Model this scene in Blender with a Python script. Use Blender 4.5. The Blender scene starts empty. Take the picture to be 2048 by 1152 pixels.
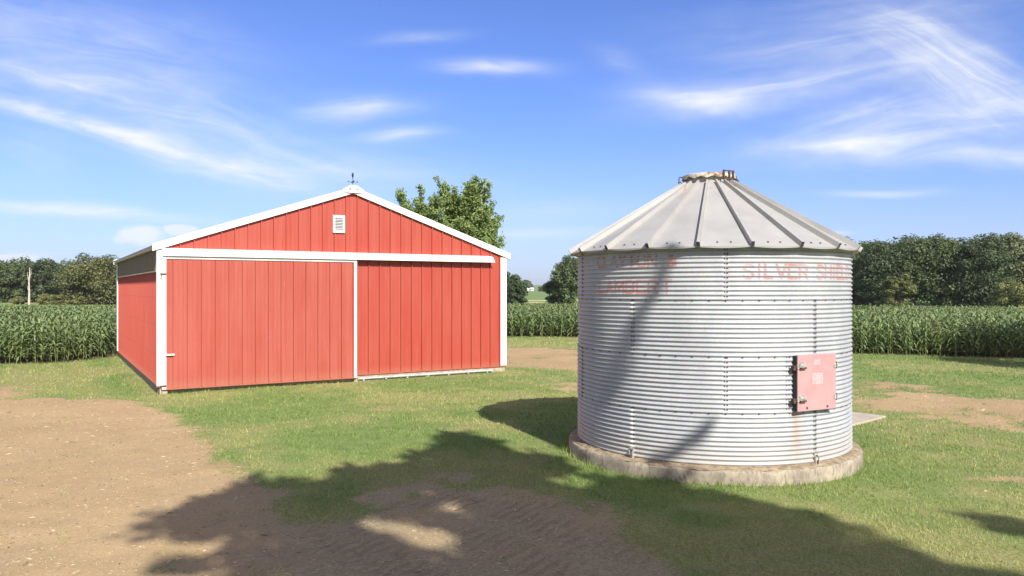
import bpy, math
import numpy as np
from mathutils import Vector

R = np.random.default_rng(7)
rad = math.radians
SC = bpy.context.scene
COL = SC.collection

# ---------------------------------------------------------------- geometry of the view
F, CX, HY, H = 1540.0, 1024.0, 578.0, 3.0           # focal in px of the 2048 frame, horizon row, camera height


def gp(px, py, z=0.0):                               # pixel on a level plane at height z -> world
    d = (H - z) * F / (py - HY)
    return ((px - CX) * d / F, d)


SUN_AZ = np.array([0.401, -0.916]); SUN_AZ /= np.linalg.norm(SUN_AZ)
SUN_EL = rad(37.3)
S = np.array([SUN_AZ[0] * math.cos(SUN_EL), SUN_AZ[1] * math.cos(SUN_EL), math.sin(SUN_EL)])


HAZE = .00016


# ---------------------------------------------------------------- numpy noise
def _h(i, j, s):
    n = (i.astype(np.int64) * 374761393 + j.astype(np.int64) * 668265263 + s * 974711) & 0xFFFFFFFF
    n = ((n ^ (n >> 13)) * 1274126177) & 0xFFFFFFFF
    n = n ^ (n >> 16)
    return (n & 0xFFFFFF) / float(0xFFFFFF)


def vnoise(x, y, s=0):
    xi = np.floor(x); yi = np.floor(y); fx = x - xi; fy = y - yi
    fx = fx * fx * (3 - 2 * fx); fy = fy * fy * (3 - 2 * fy)
    a = _h(xi, yi, s); b = _h(xi + 1, yi, s); c = _h(xi, yi + 1, s); d = _h(xi + 1, yi + 1, s)
    return (a * (1 - fx) + b * fx) * (1 - fy) + (c * (1 - fx) + d * fx) * fy


def fbm(x, y, s=0, o=4):
    t = np.zeros_like(x, dtype=float); a = 0.5; w = 0
    for k in range(o):
        t += a * vnoise(x * 2 ** k + 17.3 * k, y * 2 ** k - 9.1 * k, s + k); w += a; a *= 0.5
    return t / w


def sstep(a, b, x):
    t = np.clip((x - a) / (b - a), 0, 1)
    return t * t * (3 - 2 * t)


def poly_sd(x, y, poly):                             # signed distance, negative inside
    d = np.full(x.shape, 1e9); ins = np.zeros(x.shape, bool)
    n = len(poly)
    for i in range(n):
        ax, ay = poly[i]; bx, by = poly[(i + 1) % n]
        ex, ey = bx - ax, by - ay; wx, wy = x - ax, y - ay
        t = np.clip((wx * ex + wy * ey) / (ex * ex + ey * ey + 1e-12), 0, 1)
        d = np.minimum(d, (wx - ex * t) ** 2 + (wy - ey * t) ** 2)
        c = ((ay > y) != (by > y)) & (x < (bx - ax) * (y - ay) / ((by - ay) if by != ay else 1e-12) + ax)
        ins ^= c
    d = np.sqrt(d)
    return np.where(ins, -d, d)


# ---------------------------------------------------------------- mesh helpers
def fast_mesh(name, V, Fc, smooth=False, attrs=None, mats=(), midx=None):
    """V (n,3); Fc (m,k) constant k."""
    V = np.asarray(V, dtype=np.float32); Fc = np.asarray(Fc, dtype=np.int32)
    me = bpy.data.meshes.new(name)
    m, k = Fc.shape
    me.vertices.add(len(V)); me.vertices.foreach_set('co', V.ravel())
    me.loops.add(m * k); me.loops.foreach_set('vertex_index', Fc.ravel())
    me.polygons.add(m); me.polygons.foreach_set('loop_start', np.arange(0, m * k, k, dtype=np.int32))
    me.polygons.foreach_set('use_smooth', np.full(m, smooth, dtype=bool))
    for mt in mats: me.materials.append(mt)
    if midx is not None: me.polygons.foreach_set('material_index', np.asarray(midx, dtype=np.int32))
    me.update(calc_edges=True)
    for an, (dom, arr) in (attrs or {}).items():
        a = me.attributes.new(an, 'FLOAT', dom)
        a.data.foreach_set('value', np.asarray(arr, dtype=np.float32))
    return me


class MB:
    """collects boxes, tubes and polygons, becomes ONE mesh object"""
    def __init__(s): s.v = []; s.f = []; s.m = []
    def add(s, vs, fs, mi=0):
        b = len(s.v); s.v += [tuple(map(float, p)) for p in vs]
        for f in fs: s.f.append([b + i for i in f]); s.m.append(mi)
        return s
    def box(s, x0, x1, y0, y1, z0, z1, mi=0):
        return s.add([(x0, y0, z0), (x1, y0, z0), (x1, y1, z0), (x0, y1, z0), (x0, y0, z1), (x1, y0, z1), (x1, y1, z1), (x0, y1, z1)],
                     [(0, 3, 2, 1), (4, 5, 6, 7), (0, 1, 5, 4), (1, 2, 6, 5), (2, 3, 7, 6), (3, 0, 4, 7)], mi)
    def obox(s, o, ex, ey, ez, hx, hy, hz, mi=0):
        o, ex, ey, ez = map(np.asarray, (o, ex, ey, ez))
        P = [o + ex * hx * a + ey * hy * b + ez * hz * c for c in (-1, 1) for a, b in ((-1, -1), (1, -1), (1, 1), (-1, 1))]
        return s.add(P, [(0, 3, 2, 1), (4, 5, 6, 7), (0, 1, 5, 4), (1, 2, 6, 5), (2, 3, 7, 6), (3, 0, 4, 7)], mi)
    def tube(s, pts, rs, n=8, mi=0, cap=True):
        pts = [np.asarray(p, float) for p in pts]; b = len(s.v)
        for i, p in enumerate(pts):
            t = pts[min(i + 1, len(pts) - 1)] - pts[max(i - 1, 0)]; t /= np.linalg.norm(t) + 1e-9
            u = np.cross(t, (0, 0, 1) if abs(t[2]) < 0.9 else (1, 0, 0)); u /= np.linalg.norm(u); w = np.cross(t, u)
            r = rs[i] if hasattr(rs, '__len__') else rs
            for k in range(n):
                a = 2 * math.pi * k / n
                s.v.append(tuple(p + (u * math.cos(a) + w * math.sin(a)) * r))
        for i in range(len(pts) - 1):
            for k in range(n):
                s.f.append([b + i * n + k, b + i * n + (k + 1) % n, b + (i + 1) * n + (k + 1) % n, b + (i + 1) * n + k]); s.m.append(mi)
        if cap:
            s.f.append([b + k for k in range(n)][::-1]); s.m.append(mi)
            e = b + (len(pts) - 1) * n
            s.f.append([e + k for k in range(n)]); s.m.append(mi)
        return s
    def prism(s, poly, y0, y1, mi=0):                # polygon in (x,z), extruded along y
        n = len(poly)
        vs = [(x, y0, z) for x, z in poly] + [(x, y1, z) for x, z in poly]
        fs = [list(range(n)), list(range(n, 2 * n))[::-1]] + [(i, i + n, (i + 1) % n + n, (i + 1) % n) for i in range(n)]
        return s.add(vs, fs, mi)
    def build(s, name, mats, parent=None, smooth=False, bevel=0.0):
        me = bpy.data.meshes.new(name); me.from_pydata(s.v, [], s.f)
        mats = mats if isinstance(mats, (list, tuple)) else [mats]
        for m in mats: me.materials.append(m)
        me.polygons.foreach_set('material_index', np.asarray(s.m, dtype=np.int32))
        me.update()
        o = link(name, me, parent)
        if smooth:
            me.polygons.foreach_set('use_smooth', np.ones(len(s.f), bool))
            me.set_sharp_from_angle(angle=rad(40))
        if bevel:
            md = o.modifiers.new('bevel', 'BEVEL'); md.width = bevel; md.segments = 2; md.limit_method = 'ANGLE'
        return o


def link(name, me, parent=None):
    o = bpy.data.objects.new(name, me); COL.objects.link(o)
    if parent is not None: o.parent = parent
    return o


def tag(o, label=None, cat=None, group=None, kind=None):
    if label: o['label'] = label
    if cat: o['category'] = cat
    if group: o['group'] = group
    if kind: o['kind'] = kind
    return o


def empty(name, loc=(0, 0, 0), rz=0.0):
    o = bpy.data.objects.new(name, None); COL.objects.link(o)
    o.location = loc; o.rotation_euler = (0, 0, rz); o.empty_display_size = 0.3
    return o


# ---------------------------------------------------------------- materials
class NT:
    def __init__(s, tree): s.t = tree
    def n(s, typ, **kw):
        nd = s.t.nodes.new(typ)
        for k, v in kw.items():
            if k.startswith('_'): setattr(nd, k[1:], v)
        for k, v in kw.items():
            if k.startswith('_'): continue
            key = int(k[1:]) if k[0] == 'i' and k[1:].isdigit() else k.replace('__', ' ')
            s.set(nd.inputs[key], v)
        return nd
    def set(s, sock, v):
        if isinstance(v, bpy.types.NodeSocket): s.t.links.new(v, sock)
        elif isinstance(v, bpy.types.Node): s.t.links.new(v.outputs[0], sock)
        else:
            if sock.type == 'RGBA' and hasattr(v, '__len__') and len(v) == 3: v = (*v, 1)
            sock.default_value = v
    def math(s, op, a, b=0.0, c=0.0, clamp=False):
        nd = s.t.nodes.new('ShaderNodeMath'); nd.operation = op; nd.use_clamp = clamp
        s.set(nd.inputs[0], a); s.set(nd.inputs[1], b); s.set(nd.inputs[2], c); return nd.outputs[0]
    def mix(s, f, a, b, blend='MIX'):
        nd = s.t.nodes.new('ShaderNodeMix'); nd.data_type = 'RGBA'; nd.blend_type = blend
        s.set(nd.inputs[0], f); s.set(nd.inputs[6], a); s.set(nd.inputs[7], b); return nd.outputs[2]
    def ramp(s, x, lo, hi, a=0.0, b=1.0, smooth=True):
        nd = s.t.nodes.new('ShaderNodeMapRange'); nd.interpolation_type = 'SMOOTHSTEP' if smooth else 'LINEAR'
        s.set(nd.inputs[0], x)
        for i, v in enumerate((lo, hi, a, b)): s.set(nd.inputs[i + 1], v)
        return nd.outputs[0]
    def noise(s, vec, scale, detail=4.0, rough=0.55, dist=0.0):
        nd = s.t.nodes.new('ShaderNodeTexNoise')
        if vec is not None: s.set(nd.inputs['Vector'], vec)
        nd.inputs['Scale'].default_value = scale; nd.inputs['Detail'].default_value = detail
        nd.inputs['Roughness'].default_value = rough; nd.inputs['Distortion'].default_value = dist
        return nd.outputs[0]
    def mapping(s, vec, scale=(1, 1, 1), rot=(0, 0, 0), loc=(0, 0, 0)):
        nd = s.t.nodes.new('ShaderNodeMapping'); s.set(nd.inputs[0], vec)
        nd.inputs['Scale'].default_value = scale; nd.inputs['Rotation'].default_value = rot; nd.inputs['Location'].default_value = loc
        return nd.outputs[0]
    def attr(s, name):
        nd = s.t.nodes.new('ShaderNodeAttribute'); nd.attribute_name = name; return nd.outputs['Fac']
    def bump(s, h, strength=0.3, dist=0.02):
        nd = s.t.nodes.new('ShaderNodeBump'); s.set(nd.inputs['Height'], h)
        nd.inputs['Strength'].default_value = strength; nd.inputs['Distance'].default_value = dist; return nd.outputs[0]
    def obj(s): return s.t.nodes.new('ShaderNodeTexCoord').outputs['Object']
    def pos(s): return s.t.nodes.new('ShaderNodeNewGeometry').outputs['Position']
    def sep(s, v):
        nd = s.t.nodes.new('ShaderNodeSeparateXYZ'); s.set(nd.inputs[0], v); return nd.outputs


def mat(name, build, **kw):
    m = bpy.data.materials.new(name); m.use_nodes = True
    nt = NT(m.node_tree); p = m.node_tree.nodes['Principled BSDF']
    for k, v in kw.items(): nt.set(p.inputs[k.replace('__', ' ')], v)
    if build: build(nt, p)
    return m


def plain(name, col, rough=0.6, metal=0.0, var=0.12, scale=6.0, bump=0.0):
    def b(nt, p):
        c = nt.obj(); n = nt.noise(c, scale, 5)
        f = nt.ramp(n, 0.3, 0.7)
        d = tuple(x * (1 - var) for x in col); e = tuple(min(1, x * (1 + var)) for x in col)
        nt.set(p.inputs['Base Color'], nt.mix(f, d, e))
        nt.set(p.inputs['Roughness'], nt.ramp(n, 0.2, 0.8, rough - 0.06, rough + 0.06))
        p.inputs['Metallic'].default_value = metal
        if bump: nt.set(p.inputs['Normal'], nt.bump(nt.noise(c, scale * 6, 4), bump, 0.01))
    return mat(name, b)


def red_steel(name, base, faded, laps=None, amount=0.5):
    def b(nt, p):
        c = nt.obj()
        n1 = nt.noise(nt.mapping(c, (1.2, 1.2, 0.12)), 3.0, 5, 0.6)            # vertical fading
        n2 = nt.noise(c, 0.5, 3)
        f = nt.math('MULTIPLY', nt.ramp(nt.math('ADD', n1, nt.math('MULTIPLY', n2, 0.6)), 0.55, 1.05), amount)
        col = nt.mix(f, base, faded)
        fine = nt.noise(nt.mapping(c, (30, 30, 2)), 3.0, 3)
        col = nt.mix(nt.ramp(fine, 0.45, 0.8, 0.0, 0.14), col, (base[0] * .55, base[1] * .6, base[2] * .6))
        sc = nt.noise(nt.mapping(c, (16, 16, 1.6)), 1.0, 2)                    # a few pale scratches
        sp = nt.noise(c, 1.1, 2)
        col = nt.mix(nt.math('MULTIPLY', nt.ramp(sc, 0.73, 0.76), nt.ramp(sp, 0.52, 0.6, 0, 0.6)), col, (0.75, 0.5, 0.46))
        z = nt.sep(c)[2]
        if laps:
            tot = None
            for zz in laps:
                l = nt.ramp(nt.math('ABSOLUTE', nt.math('SUBTRACT', z, zz)), 0.006, 0.018, 1, 0)
                tot = l if tot is None else nt.math('MAXIMUM', tot, l)
            col = nt.mix(nt.math('MULTIPLY', tot, 0.28), col, (base[0] * .3, base[1] * .4, base[2] * .4))
        dirt = nt.ramp(nt.math('ADD', z, nt.math('MULTIPLY', n1, 0.25)), 0.30, 0.62, 0.35, 0.0)   # splash dirt at the foot
        col = nt.mix(dirt, col, (0.36, 0.16, 0.10))
        nt.set(p.inputs['Base Color'], col)
        nt.set(p.inputs['Roughness'], nt.ramp(n1, 0.3, 0.7, 0.42, 0.6))
        nt.set(p.inputs['Normal'], nt.bump(nt.noise(nt.mapping(c, (1, 1, .3)), 2.2, 3), 0.12, 0.02))
    return mat(name, b)


M = {}
M['red_wall'] = red_steel('red_wall_steel', (0.3402, 0.0462, 0.02688), (0.3612, 0.0756, 0.04872), amount=0.55)
M['red_door'] = red_steel('red_door_steel', (0.336, 0.062, 0.040), (0.3696, 0.088, 0.060), amount=0.7)
M['red_side'] = red_steel('red_side_steel', (0.3402, 0.0462, 0.02688), (0.3612, 0.0756, 0.04872), laps=(1.086, 1.943, 2.757), amount=0.55)
M['white'] = plain('white_trim_paint', (0.74, 0.74, 0.73), 0.4, 0, 0.03, 3)
M['rail'] = plain('galvanised_rail', (0.52, 0.53, 0.53), 0.45, 0.3, 0.15, 8)
M['skirt'] = plain('weathered_skirt_board', (0.34, 0.29, 0.21), 0.85, 0, 0.25, 9, 0.3)
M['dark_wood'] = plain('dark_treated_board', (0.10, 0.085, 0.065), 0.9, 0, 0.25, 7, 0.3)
M['dark_metal'] = plain('dark_iron', (0.035, 0.037, 0.038), 0.55, 0.4, 0.2, 20)
M['roof_metal'] = plain('barn_roof_steel', (0.20, 0.19, 0.175), 0.5, 0.2, 0.12, 2)
M['grey_ink'] = plain('grey_ink', (0.13, 0.13, 0.14), 0.6)
M['vent_dark'] = plain('vent_screen', (0.05, 0.05, 0.05), 0.8)
M['rusty'] = plain('rusty_iron', (0.085, 0.05, 0.034), 0.85, 0.1, 0.35, 14, 0.2)
M['clasp'] = plain('worn_clasp_steel', (0.50, 0.48, 0.44), 0.5, 0.45, 0.3, 22, 0.1)
M['sticker'] = plain('faded_sticker', (0.455, 0.335, 0.335), 0.7)


M['sticker_base'] = plain('worn_sticker_base', (0.42, 0.27, 0.27), 0.7)


def fibreglass(nt, p):
    c = nt.obj()
    st = nt.noise(nt.mapping(c, (1, 14, 0.7)), 1.5, 4)
    col = nt.mix(nt.ramp(st, 0.3, 0.7), (0.14, 0.118, 0.078), (0.20, 0.172, 0.12))
    nt.set(p.inputs['Base Color'], col); p.inputs['Roughness'].default_value = 0.6
M['fibreglass'] = mat('grey_fibreglass', fibreglass)


def galvanised(nt, p):
    c = nt.obj(); x, y, z = nt.sep(c)
    sp = nt.t.nodes.new('ShaderNodeTexVoronoi'); nt.set(sp.inputs['Vector'], c); sp.inputs['Scale'].default_value = 45
    big = nt.noise(nt.mapping(c, (1, 1, 0.35)), 1.6, 5, 0.6)
    g = nt.mix(nt.ramp(big, 0.3, 0.7), (0.328, 0.338, 0.355), (0.400, 0.409, 0.422))
    g = nt.mix(0.10, g, sp.outputs['Color'], 'OVERLAY')
    grime = nt.noise(nt.mapping(c, (3, 3, 0.5)), 2.2, 5)
    g = nt.mix(nt.math('MULTIPLY', nt.ramp(grime, 0.55, 0.75), 0.22), g, (0.44, 0.39, 0.32))
    # grime grows towards the foot, and a rust run below the access door
    low = nt.math('MULTIPLY', nt.ramp(nt.math('ADD', z, nt.math('MULTIPLY', big, -0.35)), 0.15, 0.62, 1, 0), 0.35)
    g = nt.mix(low, g, (0.40, 0.34, 0.27))
    ang = nt.math('ARCTAN2', y, x)                                              # bin axis = object origin
    for a0, w, z0, z1, k in ((RUST_A, 0.075, 0.2, 1.10, 0.42), (RUST_A - .01, 0.02, 0.45, 1.10, 0.35), (RUST_B, 0.012, 0.75, 1.10, 0.4), (SEAM_A, 0.012, 2.9, 3.35, 0.7)):
        d = nt.math('ABSOLUTE', nt.math('SUBTRACT', ang, a0))
        m = nt.math('MULTIPLY', nt.ramp(d, 0.0, w, 1, 0), nt.math('MULTIPLY', nt.ramp(z, z0, z0 + 0.5), nt.ramp(z, z1, z1 + 0.02, 1, 0)))
        m = nt.math('MULTIPLY', m, nt.ramp(grime, 0.25, 0.6, 0.4 * k, k))
        g = nt.mix(m, g, (0.33, 0.20, 0.11))
    nt.set(p.inputs['Base Color'], g)
    p.inputs['Metallic'].default_value = 0.08; p.inputs['Specular IOR Level'].default_value = 0.3
    nt.set(p.inputs['Roughness'], nt.ramp(big, 0.3, 0.7, 0.42, 0.55))


def bin_roof(nt, p):
    c = nt.obj()
    n = nt.noise(c, 1.4, 5, 0.6); f = nt.noise(c, 14, 4)
    g = nt.mix(nt.ramp(n, 0.3, 0.7), (0.315, 0.305, 0.292), (0.375, 0.366, 0.350))
    g = nt.mix(nt.ramp(f, 0.6, 0.8, 0, 0.25), g, (0.40, 0.37, 0.33))
    z = nt.sep(c)[2]
    rust = nt.math('MULTIPLY', nt.ramp(nt.noise(c, 5.5, 3), 0.6, 0.72), nt.ramp(z, 4.35, 4.9, 0, 0.8))
    g = nt.mix(rust, g, (0.36, 0.20, 0.09))
    nt.set(p.inputs['Base Color'], g); p.inputs['Metallic'].default_value = 0.15; p.inputs['Roughness'].default_value = 0.5
M['bin_roof'] = mat('weathered_roof_steel', bin_roof)


def rust_white(nt, p):
    c = nt.obj(); n = nt.noise(c, 7, 5, 0.65)
    g = nt.mix(nt.ramp(n, 0.46, 0.60), (0.50, 0.46, 0.40), (0.17, 0.085, 0.04))
    nt.set(p.inputs['Base Color'], g); p.inputs['Roughness'].default_value = 0.75
M['lid'] = mat('rusty_white_lid', rust_white)


def pink(nt, p):
    c = nt.obj(); n = nt.noise(c, 3.0, 5)
    g = nt.mix(nt.ramp(n, 0.3, 0.7), (0.385, 0.215, 0.215), (0.415, 0.255, 0.250))
    z = nt.sep(c)[2]
    sp = nt.math('MULTIPLY', nt.ramp(nt.noise(c, 22, 4), 0.62, 0.72), 0.3)
    g = nt.mix(sp, g, (0.30, 0.12, 0.09))
    nt.set(p.inputs['Base Color'], g); p.inputs['Roughness'].default_value = 0.65
M['pink'] = mat('sun_faded_red_paint', pink)


def concrete(nt, p):
    c = nt.obj()
    n = nt.noise(c, 1.8, 6, 0.65); f = nt.noise(nt.mapping(c, (6, 6, 2)), 3.0, 5, 0.7); s = nt.noise(c, 60, 3)
    g = nt.mix(nt.ramp(n, 0.3, 0.7), (0.20, 0.168, 0.125), (0.42, 0.355, 0.265))
    g = nt.mix(nt.ramp(f, 0.46, 0.66, 0, 0.75), g, (0.15, 0.13, 0.11))
    g = nt.mix(nt.ramp(s, 0.6, 0.75, 0, 0.3), g, (0.46, 0.42, 0.35))
    nt.set(p.inputs['Base Color'], g); p.inputs['Roughness'].default_value = 0.9
    nt.set(p.inputs['Normal'], nt.bump(nt.math('ADD', nt.noise(c, 24, 6, 0.7), nt.math('MULTIPLY', f, 1.5)), 0.5, 0.012))
M['concrete'] = mat('stained_concrete', concrete)


def slab(nt, p):
    c = nt.obj(); n = nt.noise(c, 2.5, 6, 0.65)
    nt.set(p.inputs['Base Color'], nt.mix(nt.ramp(n, 0.3, 0.7), (0.34, 0.289, 0.2253), (0.425, 0.3697, 0.2975)))
    p.inputs['Roughness'].default_value = 0.9
    nt.set(p.inputs['Normal'], nt.bump(nt.noise(c, 30, 5), 0.3, 0.01))
M['slab'] = mat('pale_concrete', slab)


def chaff(nt, p):
    c = nt.obj(); n = nt.noise(c, 9, 6, 0.7); b = nt.noise(c, 2, 3)
    g = nt.mix(nt.ramp(n, 0.3, 0.7), (0.15, 0.11, 0.07), (0.37, 0.285, 0.185))
    g = nt.mix(nt.ramp(b, 0.55, 0.7, 0, 0.7), g, (0.10, 0.085, 0.07))
    nt.set(p.inputs['Base Color'], g); p.inputs['Roughness'].default_value = 1.0
    nt.set(p.inputs['Normal'], nt.bump(nt.noise(c, 40, 5), 0.8, 0.02))
M['chaff'] = mat('old_chaff', chaff)


def bolt(nt, p):
    n = nt.noise(nt.obj(), 8, 2)
    nt.set(p.inputs['Base Color'], nt.mix(nt.ramp(n, .4, .6), (0.025, 0.022, 0.02), (0.07, 0.045, 0.03)))
    p.inputs['Roughness'].default_value = 0.7
M['bolt'] = mat('dark_bolt', bolt)


def leaf_mat(name, a, b, trans=0.3, yellow=None, rough=0.55):
    m = bpy.data.materials.new(name); m.use_nodes = True
    nt = NT(m.node_tree); p = m.node_tree.nodes['Principled BSDF']; out = m.node_tree.nodes['Material Output']
    t = nt.attr('tint')
    col = nt.mix(t, a, b)
    if yellow: col = nt.mix(nt.ramp(t, 0.93, 0.98), col, yellow)
    nt.set(p.inputs['Base Color'], col); p.inputs['Roughness'].default_value = rough
    p.inputs['Specular IOR Level'].default_value = 0.35
    tr = nt.n('ShaderNodeBsdfTranslucent', Color=nt.mix(0.5, col, (0.20, 0.26, 0.03)))
    ms = nt.n('ShaderNodeMixShader', i0=trans); nt.set(ms.inputs[1], p.outputs[0]); nt.set(ms.inputs[2], tr.outputs[0])
    nt.set(out.inputs['Surface'], ms.outputs[0])
    return m


M['leaf_dark'] = leaf_mat('dark_foliage', (0.034, 0.055, 0.024), (0.082, 0.112, 0.043), 0.18)
M['leaf_mid'] = leaf_mat('mid_foliage', (0.048, 0.074, 0.028), (0.112, 0.142, 0.050), 0.2)
M['leaf_olive'] = leaf_mat('olive_foliage', (0.072, 0.084, 0.027), (0.165, 0.168, 0.055), 0.2)
M['leaf_pale'] = leaf_mat('pale_foliage', (0.095, 0.118, 0.052), (0.17, 0.19, 0.085), 0.22)
M['leaf_shrub'] = leaf_mat('shrub_foliage', (0.11, 0.13, 0.04), (0.22, 0.22, 0.08), 0.25)
M['leaf_maple'] = leaf_mat('maple_foliage', (0.125, 0.200, 0.055), (0.33, 0.40, 0.135), 0.3)
M['leaf_far'] = leaf_mat('far_foliage', (0.070, 0.095, 0.050), (0.115, 0.14, 0.075), 0.2)
M['corn'] = leaf_mat('corn_leaf', (0.088, 0.142, 0.050), (0.25, 0.31, 0.125), 0.25, yellow=(0.26, 0.25, 0.09), rough=0.42)
M['stalk'] = leaf_mat('corn_stalk', (0.12, 0.16, 0.05), (0.22, 0.22, 0.08), 0.0)
M['grass'] = leaf_mat('grass_blade', (0.130, 0.218, 0.050), (0.44, 0.48, 0.155), 0.3, yellow=(0.52, 0.43, 0.22), rough=0.6)
M['bark'] = plain('grey_bark', (0.12, 0.095, 0.07), 0.95, 0, 0.3, 5, 0.4)
M['dead_bark'] = plain('bleached_dead_wood', (0.46, 0.40, 0.33), 0.9, 0, 0.2, 3, 0.3)

# ---------------------------------------------------------------- barn frame
BA = np.array([-10.1, 22.0]); BANG = math.atan2(5.95, 9.846)
BC, BS = math.cos(BANG), math.sin(BANG)
BW, BD = 11.50, 14.62


def bw(x, y): return (BA[0] + x * BC - y * BS, BA[1] + x * BS + y * BC)


def bp(px, py, yo=0.0):                              # pixel -> barn front plane (local x, z) at local y = yo
    dx, dz = (px - CX) / F, (HY - py) / F
    n = np.array([-BS, BC]); t = (yo + BA @ n) / (np.array([dx, 1.0]) @ n)
    P = np.array([dx * t, t]) - BA
    return (P[0] * BC + P[1] * BS, H + dz * t)


# ---------------------------------------------------------------- bin frame
D, AXA = 14.76, rad(14.36)
BINC = np.array([D * math.sin(AXA), D * math.cos(AXA)]); BR = 2.42
U = np.array([math.sin(AXA), math.cos(AXA)]); Vv = np.array([math.cos(AXA), -math.sin(AXA)])


def binp(phi, r, z):                                 # local to the bin axis; phi from the side facing the camera, to the right
    p = -U * math.cos(phi) * r + Vv * math.sin(phi) * r
    return np.array([p[0], p[1], z])


def phi_world_angle(phi):
    p = binp(phi, 1, 0); return math.atan2(p[1], p[0])


RUST_A = phi_world_angle(rad(33.0)); RUST_B = phi_world_angle(rad(52.0)); SEAM_A = phi_world_angle(rad(7.0))
M['galv'] = mat('galvanised_steel', galvanised)

# ---------------------------------------------------------------- ground masks
DIRT = [
    [gp(*p) for p in ((-900, 800), (-60, 778), (40, 772), (30, 798), (120, 796), (235, 799), (330, 822), (365, 850), (420, 890), (478, 938), (555, 985), (560, 1015), (610, 1032), (670, 1015),
                      (740, 985), (800, 968), (860, 952), (925, 944), (1000, 962), (1080, 978), (1190, 992), (1222, 1030), (1260, 1075), (1330, 1120), (1400, 1190), (1600, 1600), (-500, 1600), (-3000, 1000))],
    [gp(*p) for p in ((1004, 697), (1080, 696), (1155, 701), (1300, 712), (1500, 730), (1700, 754), (1790, 764), (1880, 772), (1960, 792), (2048, 800), (2300, 815), (2300, 900), (2048, 862), (1950, 850), (1880, 838), (1790, 826),
                      (1700, 806), (1500, 770), (1300, 752), (1150, 741), (1060, 733), (1000, 730))],
    [gp(*p) for p in ((1085, 770), (1155, 768), (1160, 783), (1120, 780))],
]
# the far edge of the grass tongue above runs straight on: patches of thin grass over soil
CORN = [(-75, 26.5), (-40, 29.3), (-20.5, 30.6), (-18.0, 31.6), (-17.6, 36), (-14, 42), (-6, 47.3), (-.5, 48.3), (4.5, 47.8), (9, 44), (13, 37), (15.8, 35.6), (22, 33.4), (40, 31.5), (75, 29), (75, 62), (40, 64), (18, 70), (6, 76), (-6, 74), (-20, 68), (-75, 64)]
THIN = [gp(*p) for p in ((540, 935), (760, 900), (1000, 905), (1240, 970), (1300, 1030), (1330, 1110), (1230, 1060), (1130, 1000), (980, 975), (840, 1000), (700, 1045), (560, 1050))]
TONGUE = [gp(*p) for p in ((560, 940), (640, 930), (690, 990), (650, 1028), (575, 1022))]


def dirt_at(x, y):
    d = np.full(x.shape, 1e9)
    for p in DIRT: d = np.minimum(d, poly_sd(x, y, p))
    n = (fbm(x * 1.1, y * 1.1, 3, 4) - 0.5) * 1.5 + (fbm(x * 5, y * 5, 9, 3) - 0.5) * 0.7
    m = sstep(0.55, -0.5, d + n * np.clip(0.65 + np.abs(d) * .3, 0, 1.1))
    # thin bald spots in the lawn, and grass islands inside the tracked yard
    b = fbm(x * 0.42 + 5, y * 0.42, 21, 4)
    near = sstep(26, 14, y) * 0.55 + 0.3
    m = np.maximum(m, sstep(0.66, 0.78, b) * near * .8)
    isl = fbm(x * 0.8 + 9, y * 0.8 - 4, 31, 4)
    m = m * (1 - 0.55 * sstep(0.66, 0.80, isl) * sstep(-6, -3, x))
    thin = poly_sd(x, y, THIN)                          # worn, thinly grassed apron between lawn and yard
    m = m * (1 - sstep(.4, -.4, thin) * sstep(.36, .60, fbm(x * 1.5, y * 1.5, 141, 4)) * .85)
    back = sstep(0.45, 0.62, fbm(x * 0.7, y * 0.7, 51, 3)) * sstep(6.5, 8, x) * sstep(15, 17, y)   # patchy right-hand strip
    return np.clip(m * (1 - 0.6 * back), 0, 1)


def dry_at(x, y):
    n = fbm(x * 0.33, y * 0.33, 41, 4) * 0.65 + fbm(x * 1.6, y * 1.6, 45, 3) * 0.35
    d = sstep(0.42, 0.66, n)
    lx = (x - BA[0]) * BC + (y - BA[1]) * BS; ly = -(x - BA[0]) * BS + (y - BA[1]) * BC
    st = 0.5 + 0.5 * np.sin(lx * 2 * math.pi / 1.9 + fbm(x * .4, y * .4, 61, 2) * 2)
    left = sstep(1, -1, lx) * sstep(-4, 0, ly)
    d = np.clip(d + left * (st * 0.8 - 0.05), 0, 1)
    d = np.clip(d + 0.7 * np.exp(-((lx + 2.6) / .45) ** 2) * sstep(0, 3, ly), 0, 1)
    foot = sstep(1.7, 0.1, -ly) * sstep(-1, 0.5, lx) * sstep(12.5, 11, lx)
    d = np.clip(d + 0.6 * foot * sstep(0.3, 0.6, fbm(x * 1.3, y * 1.3, 71, 3)), 0, 1)
    sh = sstep(13.5, 9.5, y) * sstep(-1, 3, x)
    d = np.clip(d + .42 * sstep(3.0, 6.5, x) * sstep(24, 17, y) * sstep(.30, .62, fbm(x * .7, y * .7, 77, 4)), 0, 1)
    return np.clip(d + 0.18 * sh * sstep(0.35, 0.6, fbm(x * 1.0, y * 1.0, 75, 3)), 0, 1)


def terrain(x, y):
    r = np.hypot(x, y)
    z = sstep(260, 660, r) * 1.5 + sstep(700, 2500, r) * 14
    return z


# ---------------------------------------------------------------- ground sheet
def axis(parts):
    out = []
    for a, b, s in parts: out += list(np.arange(a, b, s))
    return out


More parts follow.
